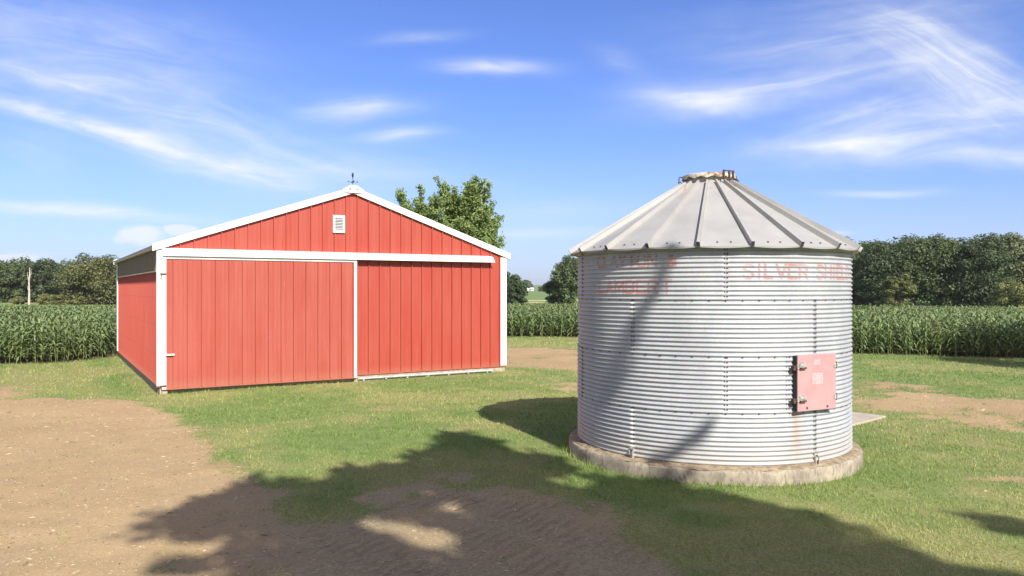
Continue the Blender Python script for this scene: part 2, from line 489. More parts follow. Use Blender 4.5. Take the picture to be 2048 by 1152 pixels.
xs = axis(((0, 24, .12), (24, 60, .8), (60, 260, 5)))
g = 260.0
while g < 5200: xs.append(g); g *= 1.25
xs = np.array(sorted(set([-v for v in xs] + xs)))
ys = axis(((4, 30, .12), (30, 52, .2), (52, 90, .8), (90, 280, 2.5)))
g = 280.0
while g < 5200: ys.append(g); g *= 1.16
yb = []; g = 0.8; v = 4.0
while v > -5200: v -= g; g *= 1.25; yb.append(v)
ys = np.array(sorted(yb) + ys)
X, Y = np.meshgrid(xs, ys)
X = X.ravel(); Y = Y.ravel()
Z = terrain(X, Y)
nearm = (np.abs(X) < 24) & (Y > 4) & (Y < 52)
dirt = np.zeros_like(X); dry = np.zeros_like(X)
sel = (np.abs(X) < 70) & (Y > -20) & (Y < 60)
dirt[sel] = dirt_at(X[sel], Y[sel]); dry[sel] = dry_at(X[sel], Y[sel]); dry[~sel] = fbm(X[~sel] * .05, Y[~sel] * .05, 4, 3)
Z[nearm] += ((fbm(X * .35, Y * .35, 81, 3) - .5) * .07 + (fbm(X * 2.2, Y * 2.2, 85, 3) - .5) * .035 * (0.4 + dirt))[nearm]
corn_sd = poly_sd(X, Y, CORN)
soil = sstep(0.4, -0.4, corn_sd + (fbm(X * .8, Y * .8, 15, 2) - .5) * .6)
crop = sstep(72, 80, Y) * (1 - sstep(193, 195, Y) * sstep(208, 205, Y) * sstep(60, 40, np.abs(X - 3)))
crop = crop * (1 - sstep(-60, -70, X) * sstep(140, 142, Y) * sstep(178, 174, Y))
stubble = sstep(193, 195, Y) * sstep(207, 204, Y) * sstep(60, 40, np.abs(X - 3)) + sstep(168, 170, Y) * sstep(177, 175, Y) * np.exp(-((X - 4.5) / 3.2) ** 2)
# tractor tread tracks: bands across the yard in front
def band(p0, p1, w):
    ax, ay = p0; bx, by = p1; L = math.hypot(bx - ax, by - ay); ux, uy = (bx - ax) / L, (by - ay) / L
    s_ = (X - ax) * ux + (Y - ay) * uy; d_ = np.abs(-(X - ax) * uy + (Y - ay) * ux)
    return sstep(w, w * .75, d_) * sstep(-.3, .4, s_) * sstep(L + .3, L - .4, s_)
tread = np.maximum.reduce([band(gp(860, 985), gp(1330, 1120), .42), band(gp(930, 1060), gp(1200, 1190), .40), band(gp(640, 1040), gp(900, 1200), .38), band(gp(780, 1010), gp(1240, 1010), .2)]) * dirt
# raise real lugs in the tracked soil
lug = 0.5 + 0.5 * np.sin((X * 0.93 + Y * 0.37) * 2 * math.pi / 0.36 + (fbm(X * 1.5, Y * 1.5, 95, 2) - .5) * 5)
Z += tread * (lug - .5) * 0.03 * sstep(0.25, 0.6, fbm(X * .9, Y * .9, 97, 2) + .15)
worn = sstep(.8, -.8, poly_sd(X, Y, [gp(*p) for p in ((520, 960), (800, 900), (1100, 930), (1330, 1010), (1500, 1152), (1600, 1500), (500, 1500), (560, 1080))])) * sstep(.0, .5, fbm(X * .9, Y * .9, 151, 4))
nx, ny = len(xs), len(ys)
I = np.arange(nx * ny).reshape(ny, nx)
Q = np.stack([I[:-1, :-1], I[:-1, 1:], I[1:, 1:], I[1:, :-1]], -1).reshape(-1, 4)


def ground_mat(nt, p):
    c = nt.pos()
    dirt, dry, soil, crop, stub, tread = (nt.attr(a) for a in ('dirt', 'dry', 'soil', 'crop', 'stubble', 'tread'))
    big = nt.noise(c, 0.35, 4); mid = nt.noise(c, 3.0, 6, 0.65); fine = nt.noise(c, 22, 6, 0.72); grit = nt.noise(c, 75, 3, 0.7)
    streak = nt.noise(nt.mapping(c, (1, 6, 1), (0, 0, 0.5)), 2.0, 4)
    # grass seen as a carpet (real blades stand on it near the camera)
    gr = nt.mix(nt.ramp(mid, 0.3, 0.7), (0.1442, 0.2093, 0.05766), (0.2046, 0.2651, 0.08835))
    gd = nt.mix(nt.ramp(fine, 0.3, 0.7), (0.2668, 0.2346, 0.092), (0.3496, 0.3036, 0.1426))
    gr = nt.mix(nt.math('MULTIPLY', dry, 0.8), gr, gd)
    gr = nt.mix(nt.ramp(fine, 0.40, 0.62, 0.40, 0.0), gr, (0.085, 0.095, 0.034))
    # bare soil
    so = nt.mix(nt.ramp(big, 0.3, 0.7), (0.3694, 0.2573, 0.1369), (0.4357, 0.3112, 0.1701))
    so = nt.mix(nt.ramp(fine, 0.35, 0.65, 0.35, 0.0), so, (0.23, 0.165, 0.10))
    clod = nt.noise(c, 42, 4, 0.7)
    so = nt.mix(nt.ramp(clod, 0.34, 0.42, 0.55, 0.0), so, (0.19, 0.135, 0.085))
    so = nt.mix(nt.ramp(nt.noise(c, 1.1, 5, .6), 0.5, 0.68, 0.0, 0.35), so, (0.315, 0.235, 0.145))
    so = nt.mix(nt.ramp(grit, 0.66, 0.74, 0.0, 0.4), so, (0.50, 0.42, 0.32))
    so = nt.mix(nt.ramp(streak, 0.55, 0.75, 0.0, 0.30), so, (0.30, 0.215, 0.125))
    px, py, _ = nt.sep(c)
    wob = nt.math('MULTIPLY', nt.noise(c, 1.4, 4), 3.0)
    wav = nt.math('SINE', nt.math('ADD', nt.math('ADD', nt.math('MULTIPLY', px, .85 * 6.283 / .17), nt.math('MULTIPLY', py, -.51 * 6.283 / .17)), wob))
    lug = nt.math('MULTIPLY', nt.ramp(wav, -.3, .7), nt.math('MULTIPLY', tread, nt.ramp(nt.noise(c, 1.7, 4, .6), .34, .54)))
    so = nt.mix(nt.math('MULTIPLY', nt.attr('worn'), 0.6), so, nt.mix(nt.ramp(fine, .35, .65), (0.190, 0.165, 0.102), (0.345, 0.298, 0.195)))   # dry clippings trodden into the soil
    so = nt.mix(nt.math('MULTIPLY', lug, 0.42), so, (0.20, 0.145, 0.095))        # relief shading of the tread marks painted in as darker soil
    e = nt.math('ADD', dirt, nt.math('MULTIPLY', nt.math('SUBTRACT', fine, 0.5), 1.3))
    f = nt.ramp(nt.math('ADD', e, nt.math('MULTIPLY', nt.math('SUBTRACT', mid, 0.5), 0.9)), 0.28, 0.72)
    col = nt.mix(f, gr, so)
    col = nt.mix(soil, col, (0.075, 0.06, 0.035))
    fld = nt.mix(nt.ramp(nt.noise(nt.mapping(c, (0.02, 0.25, 1)), 1.0, 4), 0.35, 0.65), (0.12, 0.185, 0.06), (0.17, 0.235, 0.08))
    col = nt.mix(crop, col, fld)
    col = nt.mix(stub, col, (0.55, 0.42, 0.20))
    nt.set(p.inputs['Base Color'], col); p.inputs['Roughness'].default_value = 0.95
    p.inputs['Specular IOR Level'].default_value = 0.15
    h = nt.math('ADD', nt.math('MULTIPLY', fine, 0.7), nt.math('MULTIPLY', grit, 0.5))
    h = nt.math('ADD', h, nt.math('MULTIPLY', mid, 0.8))
    h = nt.math('ADD', h, nt.math('MULTIPLY', lug, 1.2))
    nt.set(p.inputs['Normal'], nt.bump(h, 0.5, 0.04))
M['ground'] = mat('lawn_and_soil', ground_mat)
me = fast_mesh('ground', np.stack([X, Y, Z], 1), Q, True,
               {'dirt': ('POINT', dirt), 'dry': ('POINT', dry), 'soil': ('POINT', soil), 'crop': ('POINT', crop), 'stubble': ('POINT', np.clip(stubble, 0, 1)), 'tread': ('POINT', tread), 'worn': ('POINT', worn)}, [M['ground']])
tag(link('ground', me), kind='structure')


# ---------------------------------------------------------------- grass blades
def scatter_grass():
    P = []
    for y0, y1, dens, hgt, wid in ((7.0, 11, 1500, .042, .0075), (11, 16, 800, .046, .011), (16, 24, 330, .05, .017), (24, 36, 130, .055, .026), (36, 50, 55, .065, .04)):
        x1 = y1 * 0.70 + 0.6
        n = int((y1 - y0) * 2 * x1 * dens)
        P.append(np.stack([R.uniform(-x1, x1, n), R.uniform(y0, y1, n), np.full(n, hgt), np.full(n, wid)], 1))
    P = np.concatenate(P)
    x, y = P[:, 0], P[:, 1]
    d = dirt_at(x, y); dr = dry_at(x, y)
    lx = (x - BA[0]) * BC + (y - BA[1]) * BS; ly = -(x - BA[0]) * BS + (y - BA[1]) * BC
    inbarn = (lx > -0.02) & (lx < BW + .02) & (ly > 0.0) & (ly < BD)
    inbin = np.hypot(x - BINC[0], y - BINC[1]) < 2.60
    keep = (R.random(len(x)) < (1 - d) ** 1.6 * (1 - 0.35 * dr) + 0.008 + .10 * sstep(.60, .75, fbm(x * 1.3 + 3, y * 1.3, 131, 3))) & ~inbarn & ~inbin & (poly_sd(x, y, CORN) > -0.3) & (poly_sd(x, y, SLAB) > 0.02)
    clump = fbm(x * 3.0, y * 3.0, 101, 3)
    keep &= R.random(len(x)) < 0.45 + 1.1 * sstep(.3, .65, clump)
    P, d, dr, clump = P[keep], d[keep], dr[keep], clump[keep]
    x, y, h, w = P.T
    n = len(x)
    bw_ = np.minimum(np.abs(np.hypot(x - BINC[0], y - BINC[1]) - 2.66), 1)
    h = h * R.uniform(.6, 1.35, n) * (0.75 + 0.6 * clump) * (1 + 0.3 * np.exp(-((ly[keep] + .12) / .16) ** 2) * ((lx[keep] > -.3) & (lx[keep] < BW + .3))) * (1 + 1.1 * sstep(.14, 0, bw_))
    a = R.uniform(0, 2 * math.pi, n); b = R.uniform(0, 2 * math.pi, n)
    lean = R.uniform(.2, .95, n) * h
    w = w * R.uniform(.7, 1.3, n)
    z0 = np.zeros(n) - 0.004 + (fbm(x * .35, y * .35, 81, 3) - .5) * .07 + (fbm(x * 2.2, y * 2.2, 85, 3) - .5) * .035 * (0.4 + d)
    c0 = np.stack([x - np.cos(a) * w / 2, y - np.sin(a) * w / 2, z0], 1)
    c1 = np.stack([x + np.cos(a) * w / 2, y + np.sin(a) * w / 2, z0], 1)
    c2 = np.stack([x + np.cos(b) * lean, y + np.sin(b) * lean, z0 + h], 1)
    V = np.stack([c0, c1, c2], 1).reshape(-1, 3)
    t = np.clip(0.16 + dr * 0.52 + R.normal(0, .23, n) + (clump - .5) * .35, 0, .9)
    t = np.where(R.random(n) < .004 + .03 * dr ** 2, .97, t)
    me = fast_mesh('lawn_grass', V, np.arange(3 * n).reshape(-1, 3), False, {'tint': ('FACE', t)}, [M['grass']])
    tag(link('lawn_grass', me), 'short mown green grass with dry yellow patches around the barn and bin', 'grass', kind='stuff')


SLAB = [(8.77, 18.05), (7.46, 16.86), (5.3, 16.6), (5.0, 18.6), (8.1, 18.75)]
scatter_grass()


# loose straw, crumbs and pebbles on the bare yard
def crumbs():
    n = 90000
    y = 7.2 + 24 * R.random(n) ** 1.6; x = R.uniform(-.72, .72, n) * y
    d = dirt_at(x, y); k = (R.random(n) < d * .9) & (np.hypot(x - BINC[0], y - BINC[1]) > 2.65)
    lx = (x - BA[0]) * BC + (y - BA[1]) * BS; ly = -(x - BA[0]) * BS + (y - BA[1]) * BC
    k &= ~((lx > -.1) & (lx < BW + .1) & (ly > -.1) & (ly < BD))
    x, y, d = x[k], y[k], d[k]; n = len(x)
    s = 0.0026 * np.exp(R.normal(0, .5, n)) * (0.7 + y / 14)
    z0 = (fbm(x * .35, y * .35, 81, 3) - .5) * .07 + (fbm(x * 2.2, y * 2.2, 85, 3) - .5) * .035 * (0.4 + d)
    a = R.uniform(0, 6.28, n); el = np.where(R.random(n) < .4, 4.0, 1.2)
    ux = np.stack([np.cos(a), np.sin(a), 0 * a], 1) * (s * el)[:, None]; uy = np.stack([-np.sin(a), np.cos(a), 0 * a], 1) * s[:, None]
    c = np.stack([x, y, z0 + s * .2], 1); up = np.array([0, 0, 1.0]) * (s * .9)[:, None]
    V = np.stack([c - ux, c + uy, c + ux, c - uy, c + up, c - up], 1).reshape(-1, 3)
    T = np.array([(0, 3, 4), (3, 2, 4), (2, 1, 4), (1, 0, 4)])
    Fc = (T[None] + 6 * np.arange(n)[:, None, None]).reshape(-1, 3)
    t = np.repeat(R.random(n), 4)
    m = leaf_mat('straw_and_pebbles', (0.13, 0.092, 0.055), (0.52, 0.42, 0.27), 0.0)
    me = fast_mesh('straw_crumbs', V, Fc, False, {'tint': ('FACE', t)}, [m])
    tag(link('straw_crumbs', me), 'scattered straw bits and small pebbles on the bare soil yard', 'pebbles', kind='stuff')


crumbs()

# ---------------------------------------------------------------- concrete slab beside the bin
mb = MB(); n = len(SLAB)
mb.add([(x, y, -.05) for x, y in SLAB] + [(x, y, .032) for x, y in SLAB], [list(range(n))[::-1], list(range(n, 2 * n))] + [(i, (i + 1) % n, (i + 1) % n + n, i + n) for i in range(n)])
tag(mb.build('concrete_slab', M['slab'], bevel=.012), 'low pale concrete slab lying in the grass behind the grain bin', 'slab')


# ================================================================ BARN
barn = tag(empty('pole_barn', (BA[0], BA[1], 0), BANG), 'red metal pole barn with white trim and a large sliding front door', 'barn')


def ribbed(xw, z0, ztop, sp=0.382, rib=0.044, start=0.19, rw=0.030, minor=0.005):
    """profile of a ribbed steel sheet: list of (x, offset) ; returns quads of an (x, off, z) sheet with a back"""
    pr = [(0.0, 0.0)]
    x = start
    while x < xw - rw:
        if minor:
            for q in (1 / 3, 2 / 3):
                m = x - sp * (1 - q)
                if m > 0.02: pr += [(m - .014, 0), (m - .006, minor), (m + .006, minor), (m + .014, 0)]
        pr += [(x - rw / 2 - .018, 0), (x - rw / 2 - .014, -.009), (x - rw / 2 - .003, -.009), (x - rw / 2, rib), (x + rw / 2, rib), (x + rw / 2 + .003, 0)]
        x += sp
    pr.append((xw, 0.0))
    pr.sort(key=lambda t: t[0])
    vs = []; fs = []
    for x, o in pr: vs += [(x, o, z0), (x, o, ztop(x))]
    for i in range(len(pr) - 1): fs.append((2 * i, 2 * i + 2, 2 * i + 3, 2 * i + 1))
    return vs, fs


def wall_part(name, mat_, parent, xw, z0, ztop, place, **kw):
    vs, fs = ribbed(xw, z0, ztop, **kw)
    mb = MB(); mb.add([place(x, o, z) for x, o, z in vs], fs)
    # a flat backing sheet gives the wall its thickness and keeps light out
    k = len(vs) // 2
    b = [place(vs[2 * i][0], -.06, vs[2 * i + j][2]) for i in range(k) for j in (0, 1)]
    mb.add(b, [(2 * i, 2 * i + 1, 2 * i + 3, 2 * i + 2) for i in range(k - 1)])
    return mb.build(name, mat_, parent)


SLOPE = (6.29 - 4.29) / 5.88
RZ = lambda x: 6.29 - abs(x - BW / 2) * SLOPE        # top of the rake trim
gable = lambda x: RZ(x) - .14
wall_part('front_wall', M['red_wall'], barn, BW, .22, gable, lambda x, o, z: (x, -o, z))
wall_part('rear_wall', M['red_wall'], barn, BW, .22, gable, lambda x, o, z: (BW - x, BD + o, z))
wall_part('side_wall', M['red_side'], barn, BD, .2, lambda x: 3.56, lambda x, o, z: (-o, BD - x, z), sp=.229, start=.11, rw=.03, rib=.018)
wall_part('side_wall', M['red_side'], barn, BD, .2, lambda x: 4.16, lambda x, o, z: (BW + o, x, z), sp=.229, start=.11, rw=.03, rib=.018)
wall_part('skylight_panel', M['fibreglass'], barn, BD - .1, 3.52, lambda x: 4.16, lambda x, o, z: (-.025 - o, BD - .05 - x, z), sp=.15, start=.08, rw=.035, rib=.012, minor=0)
MB().box(-.06, -.02, .12, BD - .06, 3.49, 3.53).build('panel_flashing', M['skirt'], barn)

# roof: two ribbed slopes
mb = MB()
for sgn in (-1, 1):
    xe = BW / 2 + sgn * (BW / 2 + .15)
    vs = []; fs = []
    pr = []
    y = -.10
    while y < BD + .1:
        pr += [(y, 0), (y + .10, 0), (y + .115, .02), (y + .145, .02), (y + .16, 0)]; y += .305
    for yy, o in pr: vs += [(BW / 2, yy, 6.25 + o), (xe, yy, RZ(xe) - .04 + o)]
    for i in range(len(pr) - 1): fs.append((2 * i, 2 * i + 1, 2 * i + 3, 2 * i + 2) if sgn < 0 else (2 * i, 2 * i + 2, 2 * i + 3, 2 * i + 1))
    mb.add(vs, fs)
    mb.prism([(BW / 2, 6.24), (xe, RZ(xe) - .05), (xe, RZ(xe) - .10), (BW / 2, 6.18)], -.06, BD + .06)
roof = mb.build('roof', M['roof_metal'], barn)
MB().prism([(BW / 2 - .22, RZ(BW / 2 - .22) - .005), (BW / 2, 6.30), (BW / 2 + .22, RZ(BW / 2 + .22) - .005), (BW / 2, 6.262)], -.04, BD + .1).build('ridge_cap', M['roof_metal'], roof)
for xe, sx in ((-.15, -1), (BW + .15, 1)):            # eave trim under the drip edge
    z = RZ(xe)
    MB().box(min(xe, xe - sx * .03), max(xe, xe - sx * .03), -.06, BD + .06, z - .145, z - .105).build('eave_trim', M['skirt'], roof)
    MB().box(min(xe - sx * .03, xe - sx * .16), max(xe - sx * .03, xe - sx * .16), -.06, BD + .06, z - .135, z - .125).build('soffit', M['rail'], roof)

# rake trim, front and rear, as two boards and a lower lip
for yf, dy in ((-.12, 1), (BD + .12, -1)):
    for sgn in (-1, 1):
        x0 = BW / 2; x1 = BW / 2 + sgn * (BW / 2 + .17)
        mb = MB()
        def strip(t0, t1, ya, yb):
            poly = [(x0, RZ(x0) - t0), (x1, RZ(x1) - t0), (x1, RZ(x1) - t1), (x0, RZ(x0) - t1)]
            mb.prism(poly if sgn > 0 else poly[::-1], min(ya, yb), max(ya, yb))
        strip(-.012, .145, yf, yf + dy * .05); strip(.145, .195, yf + dy * .022, yf + dy * .08)
        strip(.004, .02, yf + dy * .05, yf + dy * .12)
        mb.build('rake_trim', M['white'], barn)

# peak emblem with its maker's letters
px0 = BW / 2
mb = MB(); mb.prism([(px0 - .30, 6.105), (px0 + .30, 6.105), (px0 + .36, RZ(px0 + .36) + .03), (px0 + .13, 6.335), (px0, 6.36), (px0 - .13, 6.335), (px0 - .36, RZ(px0 - .36) + .03)][::-1], -.155, -.122)
cap = mb.build('peak_plate', M['white'], barn, bevel=.006)

LET = {  # strokes in a 0..1 box (width factor last)
    'C': ([[(1, .85), (.75, 1), (.3, 1), (0, .75), (0, .25), (.3, 0), (.75, 0), (1, .15)]], 1), 'L': ([[(0, 1), (0, 0), (.9, 0)]], .85),
    'A': ([[(0, 0), (.5, 1), (1, 0)], [(.2, .35), (.8, .35)]], 1), 'Y': ([[(0, 1), (.5, .5), (1, 1)], [(.5, .5), (.5, 0)]], 1), 'T': ([[(0, 1), (1, 1)], [(.5, 1), (.5, 0)]], 1),
    'O': ([[(.3, 0), (0, .25), (0, .75), (.3, 1), (.7, 1), (1, .75), (1, .25), (.7, 0), (.3, 0)]], 1), 'N': ([[(0, 0), (0, 1), (1, 0), (1, 1)]], 1),
    '&': ([[(1, .1), (.25, .75), (.3, 1), (.6, .95), (.6, .7), (0, .3), (.2, 0), (.6, 0), (1, .45)]], .9), 'M': ([[(0, 0), (0, 1), (.5, .35), (1, 1), (1, 0)]], 1.1),
    'B': ([[(0, 0), (0, 1), (.7, 1), (.95, .8), (.7, .52), (0, .52)], [(.7, .52), (1, .3), (.75, 0), (0, 0)]], .95), 'E': ([[(1, 1), (0, 1), (0, 0), (1, 0)], [(0, .5), (.8, .5)]], .9),
    'R': ([[(0, 0), (0, 1), (.7, 1), (1, .77), (.7, .5), (0, .5)], [(.5, .5), (1, 0)]], 1), 'S': ([[(1, .85), (.7, 1), (.25, 1), (0, .78), (.2, .55), (.8, .45), (1, .22), (.75, 0), (.25, 0), (0, .15)]], .95),
    'I': ([[(.5, 0), (.5, 1)]], .45), 'V': ([[(0, 1), (.5, 0), (1, 1)]], 1), 'H': ([[(0, 0), (0, 1)], [(1, 0), (1, 1)], [(0, .5), (1, .5)]], 1), 'D': ([[(0, 0), (0, 1), (.6, 1), (1, .75), (1, .25), (.6, 0), (0, 0)]], 1),
    'W': ([[(0, 1), (.25, 0), (.5, .75), (.75, 0), (1, 1)]], 1.25), 'K': ([[(0, 0), (0, 1)], [(1, 1), (0, .42)], [(.3, .6), (1, 0)]], 1),
}


def cells(text, width, height, sw, cell):
    """fill quads (u0,u1,v0,v1) for stroked text, u along 0..width"""
    tot = sum(LET[c][1] if c != ' ' else .6 for c in text) + .38 * (len(text) - 1)
    k = (width - sw) / tot; out = []; u = sw / 2
    for c in text:
        if c == ' ': u += .98 * k; continue
        st, w = LET[c]; W = w * k
        nu = int((W + sw) / cell) + 2; nv = int((height) / cell) + 1
        gu = u - sw / 2 + (np.arange(nu) + .5) * cell; gv = (np.arange(nv) + .5) * (height / nv)
        A, B = np.meshgrid(gu, gv); d = np.full(A.shape, 9.0)
        for line in st:
            P = [(u + x * W, sw / 2 + y * (height - sw)) for x, y in line]
            for (ax, ay), (bx, by) in zip(P[:-1], P[1:]):
                ex, ey = bx - ax, by - ay; t = np.clip(((A - ax) * ex + (B - ay) * ey) / (ex * ex + ey * ey), 0, 1)
                d = np.minimum(d, np.hypot(A - ax - ex * t, B - ay - ey * t))
        for a, b in zip(A[d < sw / 2], B[d < sw / 2]): out.append((a - cell / 2, a + cell / 2, b - height / nv / 2, b + height / nv / 2))
        u += W + .38 * k
    return out


mb = MB()
for u0, u1, v0, v1 in cells('WICK', .34, .10, .022, .005):
    mb.add([(px0 - .17 + u0, -.1575, 6.175 + v0), (px0 - .17 + u1, -.1575, 6.175 + v0), (px0 - .17 + u1, -.1575, 6.175 + v1), (px0 - .17 + u0, -.1575, 6.175 + v1)], [(0, 1, 2, 3)])
mb.build('lettering', M['grey_ink'], cap)

# corner trims
for x, w in ((0, 1), (BW, -1)):
    MB().box(min(x - w * .05, x + w * .20), max(x - w * .05, x + w * .20), -.045, -.001, .235, 4.135).box(min(x - w * .05, x - w * .005), max(x - w * .05, x - w * .005), 0, .12, .235, 4.13).build('corner_trim', M['white'], barn, bevel=.006)
    MB().box(min(x - w * .05, x - w * .005), max(x - w * .05, x - w * .005), BD - .16, BD + .05, .235, 4.13).build('corner_trim', M['white'], barn)
# red base trim and skirt boards
MB().box(-.06, .22, -.055, -.002, .195, .235).build('base_trim', M['red_wall'], barn)
MB().box(5.4, BW + .04, -.055, -.002, .195, .225).build('base_trim', M['red_wall'], barn)
mb = MB(); mb.box(.02, BW - .02, -.01, .05, -.05, .2); mb.build('front_skirt', M['skirt'], barn)
mb = MB(); mb.box(-.015, .05, .02, BD - .02, -.05, .205); mb.build('side_skirt', M['dark_wood'], barn)
mb = MB(); mb.box(BW - .05, BW + .015, .05, BD - .05, -.05, .205); mb.box(.05, BW - .05, BD - .05, BD + .0, -.05, .22); mb.build('rear_skirt', M['skirt'], barn)
MB().box(.02, .22, -.14, .0, -.05, .17).build('corner_block', M['skirt'], barn, bevel=.01)
MB().box(BW - .75, BW - .02, -.05, -.012, -.03, .09).build('corner_block', M['skirt'], barn, bevel=.01)

# sliding door on its track
DY = -.17
xl, zb = bp(322, 779, DY); xr, _ = bp(713.5, 756, DY); _, zt = bp(520, 516, DY)
zb = .125
door = empty('sliding_door'); door.parent = barn
vs, fs = ribbed(xr - xl - .20, zb + .045, lambda x: zt - .07, sp=.382, start=.20)
mb = MB(); mb.add([(xl + .13 + x, DY - .0 - o, z) for x, o, z in vs], fs); mb.box(xl + .02, xr - .02, DY + .015, DY + .06, zb + .05, zt - .02)
mb.build('door_panel', M['red_door'], door)
MB().box(xl, xl + .135, DY - .032, DY + .012, zb + .02, zt).build('door_stile', M['white'], door, bevel=.005)
MB().box(xr - .10, xr, DY - .032, DY + .012, zb + .02, zt).build('door_stile', M['white'], door, bevel=.005)
MB().box(xl + .136, xr - .101, DY - .030, DY + .012, zt - .075, zt - .001).build('door_rail', M['white'], door, bevel=.004)
MB().box(xl + .03, xr - .02, DY - .028, DY + .03, zb, zb + .044).build('door_bottom_rail', M['red_door'], door)
hx, hz = bp(339, 709, DY)
mb = MB(); mb.box(hx - .13, hx + .13, DY - .075, DY - .055, hz - .025, hz + .02); mb.box(hx - .12, hx - .10, DY - .055, DY - .03, hz - .015, hz + .01); mb.box(hx + .08, hx + .10, DY - .055, DY - .0, hz - .015, hz + .01)
mb.build('door_handle', M['white'], door, bevel=.004)
for py in (548, 772):
    lx, lz = bp(325, py, DY)
    mb = MB(); mb.box(lx - .07, lx + .09, DY - .055, DY - .034, lz - .022, lz + .022); mb.box(lx - .05, lx - .02, DY - .075, DY - .055, lz - .05, lz + .015); mb.tube([(lx - .035, DY - .07, lz - .02), (lx - .03, DY - .075, lz - .16), (lx - .02, DY - .07, lz - .2)], .006, 6)
    mb.build('door_latch', M['rusty'], door)

# track cover: a sloped hood
TY = -.27
tx0, tz = bp(325, 500, TY); tx1, tz1 = bp(990, 514, TY); zc = (tz + tz1) / 2
mb = MB()
prof = [(-.001, zc + .06), (TY + .03, zc + .02), (TY, zc - .005), (TY, zc - .175), (TY + .02, zc - .185), (TY + .02, zc - .02), (-.001, zc + .03)]
n = len(prof)
vs = [(tx0, y, z) for y, z in prof] + [(tx1 - .10 + (.12 * (zc + .06 - z) / .25), y, z) for y, z in prof]
mb.add(vs, [list(range(n)), list(range(n, 2 * n))[::-1]] + [(i, i + n, (i + 1) % n + n, (i + 1) % n) for i in range(n)])
mb.build('track_cover', M['white'], barn)
MB().box(tx0 + .03, tx1 - .15, DY - .02, DY + .06, zc - .12, zc - .06).build('door_track', M['rail'], barn)
# ground guide rail under the open bay
gx0, _ = bp(716, 750, -.2); gx1, _ = bp(985, 738, -.2)
mb = MB(); mb.box(gx0, gx1, -.215, -.16, .085, .135); mb.box(gx0, gx1, -.16, -.13, .05, .1)
for k in range(7):
    x = gx0 + .2 + k * (gx1 - gx0 - .4) / 6; mb.box(x - .03, x + .03, -.19, -.03, .03, .085)
mb.build('guide_rail', M['rail'], barn)
mb = MB(); mb.box(gx0 - .1, BW - .8, -.12, -.02, -.04, .11); mb.build('sill_timber', M['skirt'], barn)

# gable vent
v0 = bp(665.5, 430, -.03); v1 = bp(689.5, 466, -.03)
vx0, vx1, vz1, vz0 = v0[0], v1[0], v0[1], v1[1]
mb = MB()
fw = .065
mb.box(vx0, vx1, -.058, -.038, vz0, vz0 + fw).box(vx0, vx1, -.058, -.038, vz1 - fw, vz1).box(vx0, vx0 + fw, -.058, -.038, vz0 + fw, vz1 - fw).box(vx1 - fw, vx1, -.058, -.038, vz0 + fw, vz1 - fw)
vent = mb.build('gable_vent', M['white'], barn)
MB().box(vx0 + .02, vx1 - .02, -.040, -.037, vz0 + .02, vz1 - .02).build('vent_screen', M['vent_dark'], vent)
ns = 9
for k in range(ns):
    z = vz0 + fw + (k + .5) * (vz1 - vz0 - 2 * fw) / ns
    mb = MB(); mb.obox(((vx0 + vx1) / 2, -.051, z), (1, 0, 0), (0, .8, .6), (0, -.6, .8), (vx1 - vx0) / 2 - fw - .001, .0115, .003)
    mb.build('slat', M['white'], vent)

# weathervane standing on the ridge
wx, wy = bw(BW / 2, -.05)
vane = tag(empty('weathervane', (wx, wy, 6.3)), 'small dark weathervane standing on the barn ridge', 'weathervane')
mb = MB(); mb.tube([(0, 0, -.02), (0, 0, .34)], .011, 8); mb.tube([(0, 0, -.02), (0, 0, .06)], .026, 8); mb.build('pole', M['dark_metal'], vane)
cr = MB(); ca, sa = math.cos(.45), math.sin(.45)
cr.tube([(-.14 * ca, -.14 * sa, .165), (.14 * ca, .14 * sa, .165)], .007, 6); cr.tube([(.14 * sa, -.14 * ca, .175), (-.14 * sa, .14 * ca, .175)], .007, 6)
for ux, uy in ((ca, sa), (-ca, -sa), (sa, -ca), (-sa, ca)):
    cr.obox((ux * .15, uy * .15, .17), (1, 0, 0), (0, 1, 0), (0, 0, 1), .013, .004, .022); 
cr.tube([(0, 0, .14), (0, 0, .165), (0, 0, .2)], [.012, .03, .012], 8)
cr.build('direction_arms', M['dark_metal'], vane)
rs = [(-.10, .36), (-.05, .335), (.03, .335), (.07, .36), (.09, .41), (.085, .46), (.115, .47), (.09, .50), (.06, .51), (.03, .47), (.0, .43), (-.05, .43), (-.085, .50), (-.13, .47), (-.135, .40)]
mb = MB(); mb.prism([(x, z) for x, z in rs][::-1], -.008, .008); b = mb.build('rooster', M['dark_metal'], vane); b.rotation_euler.z = 1.5; b.scale = (.8, 1, .92)

# ================================================================ GRAIN BIN
gbin = tag(empty('grain_bin', (BINC[0], BINC[1], 0)), 'round corrugated galvanised grain bin with conical roof and faded red lettering', 'grain bin')
Z0, RH, PIT, AMP = .215, .876, .073, .0122
NC = 12
rings = [Z0 + RH * i for i in range(5)]


def bin_r(z, ringi):
    ph = (z - rings[ringi]) / (RH / NC) * 2 * math.pi
    return BR + AMP * np.cos(ph)


